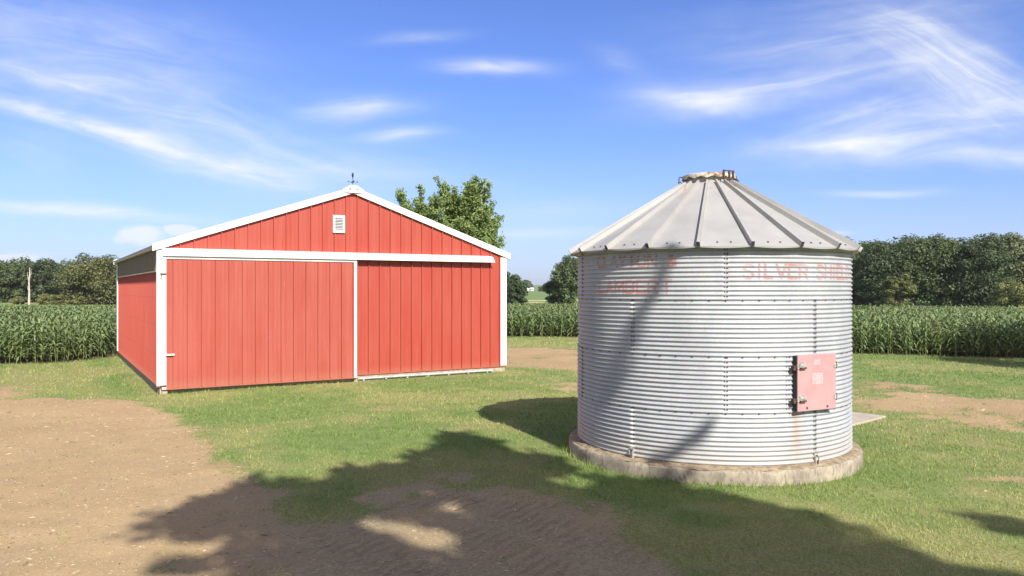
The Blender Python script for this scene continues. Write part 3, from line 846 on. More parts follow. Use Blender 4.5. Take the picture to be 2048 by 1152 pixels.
def ring_mesh(i):
    z0, z1 = rings[i], rings[i + 1]
    seam = rad(42) if i % 2 == 0 else rad(6)
    nz = NC * 10 + 1
    zs = np.linspace(z0 - (.012 if i else 0), z1, nz)
    r = bin_r(zs, i) + (.0035 if i % 2 else 0) 
    phs = []; lap = []
    for k in range(5):
        f = np.linspace(0, 1, 49)
        phs += list(seam + rad(72) * (k + f)); lap += list(.0055 * f)
    phs = np.array(phs); lap = np.array(lap); nph = len(phs)
    P = -np.outer(np.cos(phs), U) + np.outer(np.sin(phs), Vv)                     # (nph,2)
    rr = r[:, None] + lap[None, :]
    # slight dents and oil-canning in the thin sheet
    dn = (fbm(np.repeat(zs, nph) * 1.5, np.tile(phs, nz) * 3.5, 5 + i, 3).reshape(nz, nph) - .5) * .010
    rr = rr + dn
    V = np.stack([rr * P[None, :, 0], rr * P[None, :, 1], np.repeat(zs[:, None], nph, 1)], -1).reshape(-1, 3)
    I = np.arange(nz * nph).reshape(nz, nph)
    J = np.concatenate([I, I[:, :1]], 1)
    Fq = np.stack([J[:-1, :-1], J[:-1, 1:], J[1:, 1:], J[1:, :-1]], -1).reshape(-1, 4)
    # bolts as small octahedra with quads (box shaped heads)
    bv = []; bf = []
    def head(ph, z, s, dz=.7):
        o = binp(ph, BR + AMP * math.cos((z - z0) / (RH / NC) * 2 * math.pi) + .006 + (.0035 if i % 2 else 0), z)
        n_ = binp(ph, 1, 0); t = np.array([-n_[1], n_[0], 0]); u = np.array([0, 0, 1.])
        b0 = len(V) + len(bv)
        for d in (-.004, .009):
            for a, c in ((-1, -1), (1, -1), (1, 1), (-1, 1)): bv.append(o + n_ * d + t * a * s * (1 if d < 0 else .7) + u * c * s * (1 if d < 0 else .7))
        for f in ((4, 5, 6, 7), (0, 1, 5, 4), (1, 2, 6, 5), (2, 3, 7, 6), (3, 0, 4, 7)): bf.append([b0 + q for q in f])
    for k in range(5):
        for c in range(NC):
            for off in (-.5, .5): head(seam + rad(72) * k + off * .044 / BR, z0 + (c + .62) * RH / NC, .0105)
    if i < 3 or True:
        for k in range(60): head(rad(6 * k), z1 - .018 if i < 3 else z1 - .05, .0125)
    if i == 1:
        for c in range(NC):
            for off in (0, .044): head(rad(28.8) + off / BR, z0 + (c + .62) * RH / NC, .0085)
    nb = len(bf)
    me = fast_mesh('wall_ring', np.concatenate([V, np.array(bv)]), np.concatenate([Fq, np.array(bf)]), True, None, [M['galv'], M['bolt']], np.concatenate([np.zeros(len(Fq)), np.ones(nb)]))
    return link('wall_ring', me, gbin)


# which ring carries which seam: rings from the bottom 0..3 ; bottom and third share the 42 degree seams
for i in range(4): ring_mesh(i)

# cone roof: 20 flat panels, a radial rib on every seam
ER, EZ, CR, CZ = 2.565, 3.655, .45, 4.93
A0 = rad(-3.6)
mb = MB()
NP = 20
for k in range(NP):
    a, b = A0 + k * rad(18), A0 + (k + 1) * rad(18)
    sub = 8
    for q in range(sub):
        p0 = a + (b - a) * q / sub; p1 = a + (b - a) * (q + 1) / sub
        sag = lambda t: .020 * math.sin(math.pi * t)
        e0, e1 = sag(q / sub), sag((q + 1) / sub)
        mb.add([binp(p0, ER, EZ - e0 * .3 + .006), binp(p1, ER, EZ - e1 * .3 + .006), binp(p1, CR, CZ), binp(p0, CR, CZ)], [(0, 1, 2, 3)])
        mb.add([binp(p0, ER, EZ - e0 * .3 + .006), binp(p1, ER, EZ - e1 * .3 + .006), binp(p1, ER - .004, EZ - .010 - e1), binp(p0, ER - .004, EZ - .010 - e0)], [(3, 2, 1, 0)])
        mb.add([binp(p0, ER - .004, EZ - .010 - e0), binp(p1, ER - .004, EZ - .010 - e1), binp(p1, BR - .06, EZ + .075), binp(p0, BR - .06, EZ + .075)], [(3, 2, 1, 0)])
broof = mb.build('roof', M['bin_roof'], gbin)
dirn = np.array([ER - CR, EZ - CZ]); dirn /= np.linalg.norm(dirn)
for k in range(NP):
    ph = A0 + k * rad(18)
    e_r = binp(ph, 1, 0); tn = np.array([-e_r[1], e_r[0], 0.0]); ez = np.array([0, 0, 1.])
    sl = e_r * dirn[0] + ez * dirn[1]; nrm = np.cross(tn, sl); nrm = nrm if nrm[2] > 0 else -nrm
    p0 = e_r * (CR + .03) + ez * (CZ - .012); p1 = e_r * (ER + .012) + ez * (EZ + .0)
    mb = MB()
    w, h = .030, .080
    sec = [(-w, -.004), (-w * .78, h), (w * .78, h), (w, -.004)]
    vs = [p0 + tn * a * .62 + nrm * c * .75 for a, c in sec] + [p1 + tn * a + nrm * c for a, c in sec]
    mb.add(vs, [(0, 4, 5, 1), (1, 5, 6, 2), (2, 6, 7, 3), (0, 1, 2, 3), (3, 7, 4, 0)])
    # rib end: a dark quad stands in for the hollow's shade, leaving a lip
    mb.add([p1 + tn * a * .82 + nrm * (c * .8 + .002) + sl * .002 for a, c in sec], [(3, 2, 1, 0)], 1)
    rb = mb.build('roof_rib', [M['bin_roof'], M['vent_dark']], broof)
for k in range(NP):                                   # pairs of bolts just above the eave
    for q in (.36, .62):
        ph = A0 + (k + q) * rad(18); p = binp(ph, ER - .10, EZ + .10 * .602 + .006)
        MB().box(p[0] - .011, p[0] + .011, p[1] - .011, p[1] + .011, p[2] - .004, p[2] + .014).build('eave_bolt', M['bolt'], broof)

# collar and lid
def lathe(mbx, prof, n=64, wob=None):
    b = len(mbx.v)
    for r, z in prof:
        for k in range(n):
            a = 2 * math.pi * k / n; dr, dz = wob(a, r, z) if wob else (0, 0)
            mbx.v.append((math.cos(a) * (r + dr), math.sin(a) * (r + dr), z + dz))
    for i in range(len(prof) - 1):
        for k in range(n):
            mbx.f.append([b + i * n + k, b + i * n + (k + 1) % n, b + (i + 1) * n + (k + 1) % n, b + (i + 1) * n + k]); mbx.m.append(0)
    return mbx
mb = lathe(MB(), [(.475, 4.885), (.42, 4.94), (.42, 5.03), (.0001, 5.03)], 64); mb.build('collar', M['bin_roof'], gbin, True)
mb = lathe(MB(), [(.43, 5.025), (.492, 5.022), (.497, 5.05), (.485, 5.095), (.42, 5.115), (.0001, 5.15)], 80,
           lambda a, r, z: (0, .017 * math.sin(a * 14) * (1 if z < 5.04 and r > .43 else 0)))
lid = mb.build('lid', M['lid'], gbin, True); 
def lid_at(px): return math.asin(max(-1, min(1, D * math.sin(math.atan((px - CX) / F) - AXA) / .47))) + math.atan((px - CX) / F) - AXA
# hinge bracket at the right, lock handle at the left
mb = MB(); ph = rad(62)
for dp in (-.26, -.02, .18):
    o = binp(ph + dp - .30, .512, 5.065); n_ = binp(ph + dp - .30, 1, 0); t = np.array([-n_[1], n_[0], 0])
    mb.obox(o, t, n_, (0, 0, 1), .014, .016, .075)
o = binp(ph - .34, .50, 5.130); n_ = binp(ph - .34, 1, 0); t = np.array([-n_[1], n_[0], 0]); mb.obox(o, t, n_, (0, 0, 1), .125, .016, .008)
o = binp(ph - .34, .50, 4.985); mb.obox(o, t, n_, (0, 0, 1), .12, .014, .012)
mb.build('hinge', M['rusty'], lid)
mb = MB(); ph = rad(-78)
pts = [binp(ph, r, z) for r, z in ((.48, 5.075), (.545, 5.075), (.555, 5.06), (.555, 4.955), (.54, 4.945), (.47, 4.94))]
mb.tube(pts, .011, 6); mb.tube([binp(ph, .515, 4.985), binp(ph, .575, 4.985)], .011, 6)
mb.build('lock_bar', M['rusty'], lid)
mb = MB(); ph = rad(80); mb.tube([binp(ph, .45, 5.02), binp(ph, .51, 4.99), binp(ph, .52, 4.95)], .022, 6); mb.build('hasp', M['dark_metal'], lid)

# access door, a flat box standing off the wall
AP = rad(40.6)
n_ = binp(AP, 1, 0); t_ = np.array([-n_[1], n_[0], 0.0]); t_ = t_ if t_ @ np.array([1, 0, 0]) > 0 else -t_
zup = np.array([0, 0, 1.0]); dw, z0, z1 = .415, 1.105, 1.985
o = n_ * (BR - .03) + zup * (z0 + z1) / 2
fr = MB(); fr.obox(n_ * (BR - .035) + zup * (z0 + z1) / 2, t_, n_, zup, dw - .02, .10, (z1 - z0) / 2 - .02)
adoor = fr.build('access_door', M['vent_dark'], gbin)
dm = MB()
DO = BR + .085
dm.obox(n_ * DO + zup * (z0 + z1) / 2, t_, n_, zup, dw, .012, (z1 - z0) / 2)
dpan = dm.build('door_panel', M['pink'], adoor, bevel=.008)
for s in (-1, 1):
    mb = MB(); mb.obox(n_ * (BR + .02) + t_ * s * (dw - .055) + zup * (z0 + z1) / 2, t_, n_, zup, .012, .05, (z1 - z0) / 2 - .03); mb.build('door_jamb', M['rusty'], adoor)
mb = MB(); mb.obox(n_ * (BR + .03) - t_ * (dw - .035) + zup * (z0 + z1) / 2, t_, n_, zup, .010, .035, (z1 - z0) / 2 - .05)
mb.build('door_frame', M['rusty'], adoor)
for z in (z1 - .185, z0 + .185):                      # latches on the left edge
    mb = MB(); c = n_ * (DO + .012) - t_ * (dw - .09) + zup * z
    mb.obox(c + zup * .018, t_, n_, zup, .072, .022, .026); mb.obox(c + zup * .03 + n_ * .02, t_, n_, zup, .06, .014, .016)
    for dx in (-.04, .0, .04): mb.obox(c + t_ * dx + zup * .055, t_, n_, zup, .011, .016, .012)
    mb.obox(c - t_ * .085, t_, n_, zup, .02, .012, .03)
    mb.obox(n_ * (BR + .045) - t_ * (dw + .03) + zup * (z - .02), t_, n_, zup, .03, .03, .035, 1)
    mb.obox(c - zup * .022 + n_ * .016, t_, n_, zup, .062, .022, .014, 1)
    mb.build('latch', [M['clasp'], M['rusty']], adoor)
for z in (z1 - .19, z0 + .19):                        # hinges on the right edge
    mb = MB(); c = n_ * (DO + .016) + t_ * (dw - .01) + zup * z
    mb.obox(c, t_, n_, zup, .04, .006, .035); mb.tube([c + t_ * .012 - zup * .055, c + t_ * .012 + zup * .055], .012, 8, 1)
    mb.build('hinge', [M['clasp'], M['rusty']], adoor)
for a, b in ((-.22, .0), (.22, .0)):
    mb = MB(); mb.obox(n_ * (DO + .014) + t_ * a + zup * (z0 + .05), t_, n_, zup, .016, .006, .016)
    mb.build('door_bolt', M['rusty'], adoor)
rr = np.random.default_rng(3)                          # weathered notice: rows of worn-off small print
for rows, x0, e, zt in ((3, -.075, .06, z1 - .10), (6, -.11, .115, z1 - .31)):
    mb = MB(); mb.obox(n_ * (DO + .0126) + t_ * (x0 + e) / 2 + zup * (zt - .030 * (rows - 1) / 2), t_, n_, zup, (e - x0) / 2 + .006, .0008, .015 * rows, 1)
    for row in range(rows):
        x = x0
        while x < e:
            L = rr.uniform(.03, .075); L = min(L, e - x + .005); mb.obox(n_ * (DO + .0135) + t_ * (x + L / 2) + zup * (zt - .03 * row), t_, n_, zup, L / 2, .0012, .0095); x += L + .010
    mb.build('notice', [M['sticker'], M['sticker_base']], adoor)

for k in range(5):                                    # anchor brackets at the foot of each bottom seam
    ph = rad(42 + 72 * k); n2 = binp(ph, 1, 0); t2 = np.array([-n2[1], n2[0], 0.0])
    mb = MB(); mb.obox(n2 * (BR + .018) + zup * .33, t2, n2, zup, .040, .010, .085); mb.obox(n2 * (BR + .05) + zup * .245, t2, n2, zup, .035, .045, .008)
    for s in (-1, 1): mb.obox(n2 * (BR + .034) + t2 * s * .034 + zup * .30, t2, n2, zup, .006, .022, .07)
    mb.tube([n2 * (BR + .06) + zup * .24, n2 * (BR + .06) + zup * .31], .014, 8, 1)
    mb.obox(n2 * (BR + .032) + zup * .37, t2, n2, zup, .016, .010, .016, 1)
    mb.build('anchor_bracket', [M['clasp'], M['rusty']], gbin)


# faded painted words, laid on the corrugations; paint survives in the furrows
def paint(nt, p):
    out = nt.t.nodes['Material Output']
    c = nt.obj(); z = nt.sep(c)[2]
    ph = nt.math('MULTIPLY', nt.math('SUBTRACT', z, rings[3] - .014), 2 * math.pi / (RH / NC))
    fur = nt.ramp(nt.math('COSINE', ph), -.9, .35, 1.0, 0.0)
    n = nt.noise(c, 26, 4, 0.7); m = nt.noise(c, 3.2, 3)
    a = nt.math('MULTIPLY', nt.math('ADD', nt.math('MULTIPLY', fur, 0.42), 0.06), nt.ramp(n, 0.25, 0.65, 0.55, 1.1))
    a = nt.math('MULTIPLY', a, nt.ramp(m, 0.3, 0.6, 0.6, 1.15), clamp=True)
    nt.set(p.inputs['Base Color'], (0.60, 0.12, 0.09)); p.inputs['Roughness'].default_value = 0.75
    tr = nt.n('ShaderNodeBsdfTransparent'); ms = nt.n('ShaderNodeMixShader', i0=a)
    nt.set(ms.inputs[1], tr.outputs[0]); nt.set(ms.inputs[2], p.outputs[0]); nt.set(out.inputs['Surface'], ms.outputs[0])
M['paint'] = mat('faded_red_paint', paint)


def words(text, p0, p1, z0, h, sw):
    cs = cells(text, (p1 - p0) * BR, h, sw, .0095)
    mb = MB()
    for u0, u1, v0, v1 in cs:
        q = []
        for u, v in ((u0, v0), (u1, v0), (u1, v1), (u0, v1)):
            ph = p0 + u / BR; z = z0 + v
            q.append(binp(ph, float(bin_r(z, 3)) + .0125, z))
        mb.add(q, [(0, 1, 2, 3)])
    return mb.build('lettering', M['paint'], gbin)


words('CLAYTON &', rad(-50), rad(-11.8), 3.335, .25, .042)
words('LAMBERT', rad(-49), rad(-13.2), 2.91, .245, .042)
words('SILVER SHIELD', rad(11.8), rad(69), 3.15, .245, .046)

# concrete footing ring with chaff caught on the ledge
mb = lathe(MB(), [(2.60, -.12), (2.60, .05), (2.597, .14), (2.593, .205), (2.575, .226), (2.50, .230), (2.0, .230)], 220,
           lambda a, r, z: ((vnoise(np.array([a * 14]), np.array([z * 12]), 3)[0] - .5) * .022, (vnoise(np.array([a * 20]), np.array([r * 9]), 6)[0] - .5) * .014 if z > .18 else 0))
foot = mb.build('concrete_footing', M['concrete'], None, True); foot.location = (BINC[0], BINC[1], 0)
tag(foot, 'round stained concrete footing under the corrugated grain bin', 'footing')
mb = lathe(MB(), [(2.585, .222), (2.55, .240), (2.49, .250), (2.44, .262), (2.38, .27)], 260,
           lambda a, r, z: ((vnoise(np.array([a * 18]), np.array([r * 4]), 9)[0] - .65) * .07 if r > 2.45 else 0, (vnoise(np.array([a * 40]), np.array([r * 30]), 12)[0] - .5) * .022))
ch = mb.build('chaff_litter', M['chaff'], None, True); ch.location = (BINC[0], BINC[1], 0)
tag(ch, 'brown chaff and soil lying on the concrete footing around the bin', 'chaff', kind='stuff')


# ================================================================ TREES
def leaf_quads(C, Nn, s, elong=1.35):
    n = len(C)
    Nn = Nn / (np.linalg.norm(Nn, axis=1, keepdims=True) + 1e-9)
    a = R.normal(size=(n, 3)); T = np.cross(Nn, a); T /= np.linalg.norm(T, axis=1, keepdims=True) + 1e-9; B = np.cross(Nn, T)
    sT = T * (s * elong)[:, None]; sB = B * s[:, None]
    bend = Nn * (s * R.uniform(-.25, .25, n))[:, None]
    V = np.stack([C - sT, C - sB + bend, C + sT, C + sB + bend], 1).reshape(-1, 3)
    return V


def crown_mesh(C, Nn, s, tint, m):
    V = leaf_quads(C, Nn, s)
    return fast_mesh('crown', V, np.arange(len(V)).reshape(-1, 4), False, {'tint': ('FACE', tint)}, [m])


def clump_crown(rx, rz, zc, K, per, rc, ls, low=0.0, top=1.0):
    """leaf clumps through an uneven ellipsoid; returns centres, normals, sizes, tint and the clump centres"""
    d = R.normal(size=(K, 3)); d /= np.linalg.norm(d, axis=1, keepdims=True)
    rr = R.uniform(.25, 1.0, K) ** .38
    lump = 0.80 + 0.32 * fbm(d[:, 0] * 2.2 + d[:, 2] * 1.7 + 9, d[:, 1] * 2.2 + rx, int(rx * 37) % 97, 3)
    P = d * (rr * lump)[:, None] * np.array([rx, rx, rz]) + np.array([0, 0, zc])
    P[:, 2] = np.where(P[:, 2] < zc, zc + (P[:, 2] - zc) * (1 + low), P[:, 2])
    P[:, 2] = np.maximum(P[:, 2], rc * .5)
    n = R.poisson(per, K) + 6
    idx = np.repeat(np.arange(K), n); N = len(idx)
    q = R.normal(size=(N, 3)); q /= np.linalg.norm(q, axis=1, keepdims=True)
    rcs = rc * R.uniform(.65, 1.35, K)
    off = q * (rcs[idx] * R.random(N) ** .30)[:, None]; off[:, 2] *= .68
    C = P[idx] + off; C[:, 2] = np.maximum(C[:, 2], .05)
    Nn = q * 1.15 + np.array([0, 0, .5]) + R.normal(size=(N, 3)) * .5
    s = ls * R.uniform(.55, 1.25, N)
    t = np.clip(R.normal(.45, .22, N) + (R.random(K)[idx] - .5) * .45, 0, .9)
    return C, Nn, s, t, P


def trunk_mb(h, r, tips=(), fork=.35, lean=(0, 0)):
    mb = MB()
    pts = [np.array([lean[0] * t * t, lean[1] * t * t, h * t]) + (np.array([math.sin(t * 9) * .12, math.cos(t * 7) * .12 - .12, 0]) * r * 2 if t > 0 else 0) for t in np.linspace(0, 1, 8)]
    mb.tube(pts, [r * (1.35 if i == 0 else 1 - .82 * i / 7) for i in range(8)], 9)
    for tp in tips:
        t = R.uniform(fork, .8); p0 = np.array([lean[0] * t * t, lean[1] * t * t, h * t]); tp = np.asarray(tp)
        mid = p0 * .45 + tp * .55 + np.array([0, 0, .08 * h * R.uniform(-.2, 1)])
        mb.tube([p0, mid, tp], [r * .42, r * .24, r * .06], 6)
    return mb


def clump_tree(name, x, y, h, rx, m, label, K=110, per=34, ls=.20, rc=None, base=.06, low=.25, cat='tree', group=None, z=None):
    o = tag(empty(name, (x, y, float(terrain(np.array([x]), np.array([y]))[0]) if z is None else z)), label, cat, group)
    zc = h * (base + (1 - base) * .5); rz = h * (1 - base) * .5
    C, Nn, s, t, P = clump_crown(rx, rz * .93, zc, int(K * .55), per * 3.1, (rc or rx * .24) * 1.32, ls * .70, low)
    tb = trunk_mb(h * .72, max(.09, h * .022), P[R.choice(len(P), min(9, len(P)), replace=False)]); tb.build('trunk', M['bark'], o, True)
    link('crown', crown_mesh(C, Nn, s, t, m), o)
    return o


def at(px, d): return (px - CX) * d / F


def tree_px(px, top, d, wpx, m, label, name='broadleaf_tree', **kw):
    h = H + (HY - top) * d / F - float(terrain(np.array([at(px, d)]), np.array([d]))[0])
    return clump_tree(name, at(px, d), d, h, wpx * d / F / 2, m, label, **kw)


GL, GR = 'trees of the wood left of the barn', 'trees of the wood right of the bin'
# left wood, front rank
tree_px(192, 511, 150, 132, M['leaf_olive'], 'big round olive-green oak next to the barn, behind the corn', 'oak_tree', K=260, per=42, ls=.21, group=GL, low=.3, rc=1.35)
tree_px(86, 512, 172, 70, M['leaf_dark'], 'tall dark tree with ragged top just right of the dead trunk', K=150, ls=.24, group=GL, rc=1.0)
tree_px(50, 517, 175, 72, M['leaf_mid'], 'rounded mid-green tree directly behind the pale dead trunk', K=160, ls=.24, group=GL)
tree_px(14, 521, 170, 66, M['leaf_mid'], 'leafy mid-green tree left of the dead trunk near the picture edge', K=150, ls=.24, group=GL)
tree_px(-30, 515, 168, 70, M['leaf_dark'], 'dark tree cut off by the left picture edge', K=130, ls=.26, group=GL)
tree_px(118, 528, 185, 60, M['leaf_dark'], 'lower dark tree in the gap left of the big oak', K=130, ls=.26, group=GL)
tree_px(243, 516, 160, 70, M['leaf_olive'], 'olive tree half hidden behind the rear corner of the barn', K=130, ls=.23, group=GL)
# shrubs at its foot
for px, top, d, w, m, lab in ((92, 588, 148, 40, 'leaf_shrub', 'wide bright green shrub between the dead trunk and the big oak'), (36, 592, 150, 26, 'leaf_shrub', 'small light shrub just left of the dead trunk'),
                              (118, 586, 146, 34, 'leaf_olive', 'rounded olive shrub touching the left side of the big oak'), (146, 600, 143, 24, 'leaf_shrub', 'low yellow-green shrub under the big oak')):
    tree_px(px, top, d, w, M[m], lab, 'shrub', K=36, per=34, ls=.18, base=.02, low=.0, cat='shrub', group='shrubs along the left wood edge')
# dead tree
dx = at(58, 145); dt = tag(empty('dead_tree', (dx, 145, 0)), 'bare bleached dead tree trunk standing before the left wood', 'dead tree', GL)
mb = MB(); mb.tube([(0, 0, 0), (.05, 0, 2.2), (.0, 0, 4.2), (.15, 0, 6.0), (.10, 0, 7.1)], [.22, .17, .14, .09, .03], 9); mb.build('trunk', M['dead_bark'], dt, True)
for p in ([(0, 0, 4.6), (-.3, .1, 5.4), (-.35, 0, 6.2)], [(.1, 0, 5.2), (.35, .1, 5.9), (.38, 0, 6.7)], [(.0, 0, 4.1), (-.22, .15, 4.8), (-.36, .2, 5.5)], [(-.02, 0, 2.6), (-.2, 0, 3.0), (-.22, 0, 3.6)]):
    mb = MB(); mb.tube(p, [.075, .05, .02], 6); mb.build('branch', M['dead_bark'], dt, True)

# right wood
tree_px(1714, 488, 135, 70, M['leaf_olive'], 'olive tree showing just past the right edge of the grain bin', K=170, per=40, ls=.20, group=GR, base=.06)
tree_px(1765, 480, 128, 92, M['leaf_dark'], 'dark broad tree at the left end of the right wood, second from the bin', K=230, per=40, ls=.20, group=GR, base=.05, rc=1.15)
tree_px(1826, 468, 126, 96, M['leaf_mid'], 'mid-green tree with bushy top left of centre in the right wood', K=240, per=40, ls=.20, group=GR, base=.05, rc=1.15)
tree_px(1884, 465, 124, 90, M['leaf_mid'], 'large mid-green tree in the middle of the right wood', K=240, per=40, ls=.20, group=GR, base=.05, rc=1.1)
tree_px(1962, 461, 120, 84, M['leaf_dark'], 'tallest and darkest tree standing forward in the right wood', K=240, per=42, ls=.19, group=GR, base=.05, rc=1.1)
tree_px(2020, 464, 126, 92, M['leaf_pale'], 'pale green tree with soft foliage at the right picture edge', K=240, per=42, ls=.20, group=GR, base=.05, rc=1.0)
tree_px(2085, 486, 124, 90, M['leaf_mid'], 'tree mostly cut off by the right picture edge', K=160, per=34, ls=.22, group=GR, base=.05)
tree_px(2022, 562, 112, 70, M['leaf_shrub'], 'low light-green bush in front of the wood near the right edge', 'shrub', K=90, per=40, ls=.16, base=.0, low=0, cat='shrub')
tree_px(1796, 545, 116, 56, M['leaf_olive'], 'small sunlit tree in front of the dark trunks of the right wood', K=80, per=38, ls=.18, group=GR, base=.08)
# far masses closing the woods behind
def wood_mass(label, x0, x1, y0, y1, n, h0, h1, m, ls):
    Cs = []; Ns = []; ss = []; ts = []
    for k in range(n):
        x = R.uniform(x0, x1); y = R.uniform(y0, y1); h = R.uniform(h0, h1); r = R.uniform(.34, .48) * h
        C, Nn, s, t, _ = clump_crown(r, h * .5, h * .5, 34, 60, r * .36, ls * .8, .1)
        Cs.append(C + np.array([x, y, float(terrain(np.array([x]), np.array([y]))[0])])); Ns.append(Nn); ss.append(s); ts.append(t)
    me = crown_mesh(np.concatenate(Cs), np.concatenate(Ns), np.concatenate(ss), np.concatenate(ts), m); me.name = 'wood'
    tag(link('wood', me), label, 'wood', kind='stuff')
wood_mass('deep green wood closing the view behind the left tree rank', at(-160, 195), at(300, 195), 186, 205, 28, 9.6, 11.2, M['leaf_mid'], .30)
wood_mass('deep green wood closing the view behind the right tree rank', at(1690, 145), at(2250, 145), 137, 158, 30, 10.8, 13.0, M['leaf_mid'], .26)
wood_mass('pale far-off wood on the horizon between barn and bin', at(-500, 720), at(2600, 720), 690, 770, 120, 8.0, 12.0, M['leaf_far'], .95)
# trees seen through the gap
tree_px(1016, 540, 112, 52, M['leaf_dark'], 'dark small tree beside the right wall of the barn', K=110, per=40, ls=.15, base=.05, rc=.55)
tree_px(1037, 553, 108, 30, M['leaf_dark'], 'small leaning tree, last of the clump right of the barn', K=70, per=38, ls=.14, base=.1, rc=.42)
tree_px(1142, 509, 118, 74, M['leaf_mid'], 'tall grey-green tree showing at the left edge of the bin', K=190, per=38, ls=.16, base=.1, rc=.7)
tree_px(1110, 556, 122, 40, M['leaf_dark'], 'short dark tree at the left foot of the tall tree by the bin', K=90, per=38, ls=.16, base=.02, rc=.55)
tree_px(1090, 572, 560, 26, M['leaf_far'], 'distant rounded tree in the far field right of the white house', K=50, per=26, ls=.55, base=.05)

# far white farmhouse in the gap
fh = tag(empty('farmhouse', (at(1058, 640), 640, 1.35), .25), 'tiny white farmhouse on the horizon between barn and bin', 'house')
mb = MB(); mb.box(-3.4, .2, 0, 6, -.5, 1.5); mb.box(1.6, 4.2, .5, 5, -.5, 1.6); mb.build('wall', M['white'], fh)
mb = MB()
for x0, x1, z in ((-3.7, .5, 1.5), (1.3, 4.5, 1.6)):
    mb.prism([(x0, z), ((x0 + x1) / 2, z + 1.5), (x1, z)][::-1], -.3, 6.2)
mb.build('roof', M['white'], fh)
MB().box(-2.2, -1.2, -.06, -.01, .3, 1.2).build('window', M['vent_dark'], fh)


# two maples behind the barn: ascending branches with leafy twigs
def twig_tree(name, x, y, h, spread, nb, m, label, leaf=.044, seed=1, low=.25):
    rg = np.random.default_rng(seed)
    o = tag(empty(name, (x, y, 0)), label, 'tree')
    tb = MB(); tb.tube([(0, 0, 0), (.05, .02, h * .3), (0, .05, h * .6), (.05, 0, h * .9)], [.16, .12, .07, .02], 9)
    C = []; 
    for k in range(nb):
        zb = h * rg.uniform(low, .80) if k else h * .80
        a = rg.uniform(0, 2 * math.pi); t = (zb / h - low) / (1 - low)
        L = spread * (1.08 - .62 * t) * rg.uniform(.75, 1.12)
        rise = L * rg.uniform(.45, 1.0) * (1 + .9 * t) if k else h * .18
        if not k: L = .25
        p0 = np.array([0, .03, zb])
        ss = np.linspace(0, 1, 10)
        pts = [p0 + np.array([math.cos(a) * L * s_, math.sin(a) * L * s_, rise * (s_ ** 1.5)]) + rg.normal(0, .05, 3) * s_ for s_ in ss]
        tb.tube(pts, [.045 * (1 - .9 * s_) + .006 for s_ in ss], 5, cap=False)
        for j, s_ in enumerate(ss):
            if s_ < .22: continue
            for q in range(4):
                b = rg.uniform(0, 2 * math.pi); l2 = spread * .34 * (1.1 - .65 * s_) * rg.uniform(.4, 1.1)
                v = np.array([math.cos(b) * .75, math.sin(b) * .75, rg.uniform(.15, 1.0)]) * l2
                e = pts[j] + v
                nl = int(l2 * 60) + 9
                w = rg.random(nl)[:, None]
                C.append(pts[j] + v * w + rg.normal(0, .075, (nl, 3)))
    tb.build('trunk', M['bark'], o)
    C = np.concatenate(C); n = len(C)
    link('crown', crown_mesh(C, rg.normal(size=(n, 3)) * .8 + np.array([0.1, -.35, .6]), leaf * rg.uniform(.6, 1.4, n), np.clip(rg.normal(.45, .24, n), 0, .9), m), o)
    return o


twig_tree('maple_tree', at(834, 46), 46.5, 9.25, 1.85, 100, M['leaf_maple'], 'bushy green maple behind the barn roof, the lower and left of two', seed=4)
twig_tree('maple_tree', at(928, 44.5), 44.5, 9.2, 2.2, 120, M['leaf_maple'], 'taller green maple with feathery branches behind the barn roof', seed=11)

# ---------------------------------------------------------------- the yard tree behind the camera, whose shade falls on the yard
SHADE = [gp(*p) for p in ((243, 1056), (300, 1040), (345, 1018), (375, 1006), (440, 986), (475, 962), (530, 948), (575, 955), (625, 958), (700, 930), (725, 912), (800, 905), (850, 893), (880, 862), (945, 868), (1000, 884),
                          (1045, 905), (1105, 908), (1150, 905), (1190, 935), (1250, 952), (1374, 962), (1520, 998), (1584, 1020), (1650, 1030), (1720, 1052), (1790, 1072), (1830, 1100), (1900, 1128), (2060, 1150), (2300, 1280), (1500, 1560), (500, 1560),
                          (380, 1250), (440, 1130), (300, 1150), (285, 1118), (340, 1108), (480, 1092), (470, 1078), (400, 1076), (335, 1080), (270, 1079))]
HOLES = [[gp(*p) for p in q] for q in (((742, 1040), (800, 1044), (835, 1055), (880, 1065), (902, 1088), (890, 1101), (862, 1096), (850, 1080), (815, 1068), (760, 1054)), ((888, 1010), (918, 1012), (918, 1021), (890, 1020)),
                                       ((1150, 922), (1215, 930), (1240, 945), (1190, 945)), ((1105, 955), (1150, 962), (1165, 972), (1120, 968)), ((690, 925), (760, 900), (800, 915), (740, 932)))]
EXTRA = [[gp(*p) for p in ((1983, 1040), (2020, 1045), (2060, 1056), (2060, 1070), (2015, 1057))]]


def ray_bin(px, py):                                  # pixel -> point on the bin wall
    dv = np.array([(px - CX) / F, 1.0, (HY - py) / F])
    a = dv[0] ** 2 + dv[1] ** 2; b = -2 * (dv[0] * BINC[0] + dv[1] * BINC[1]); c = BINC @ BINC - BR * BR
    t = (-b - math.sqrt(b * b - 4 * a * c)) / (2 * a)
    return np.array([0, 0, H]) + dv * t


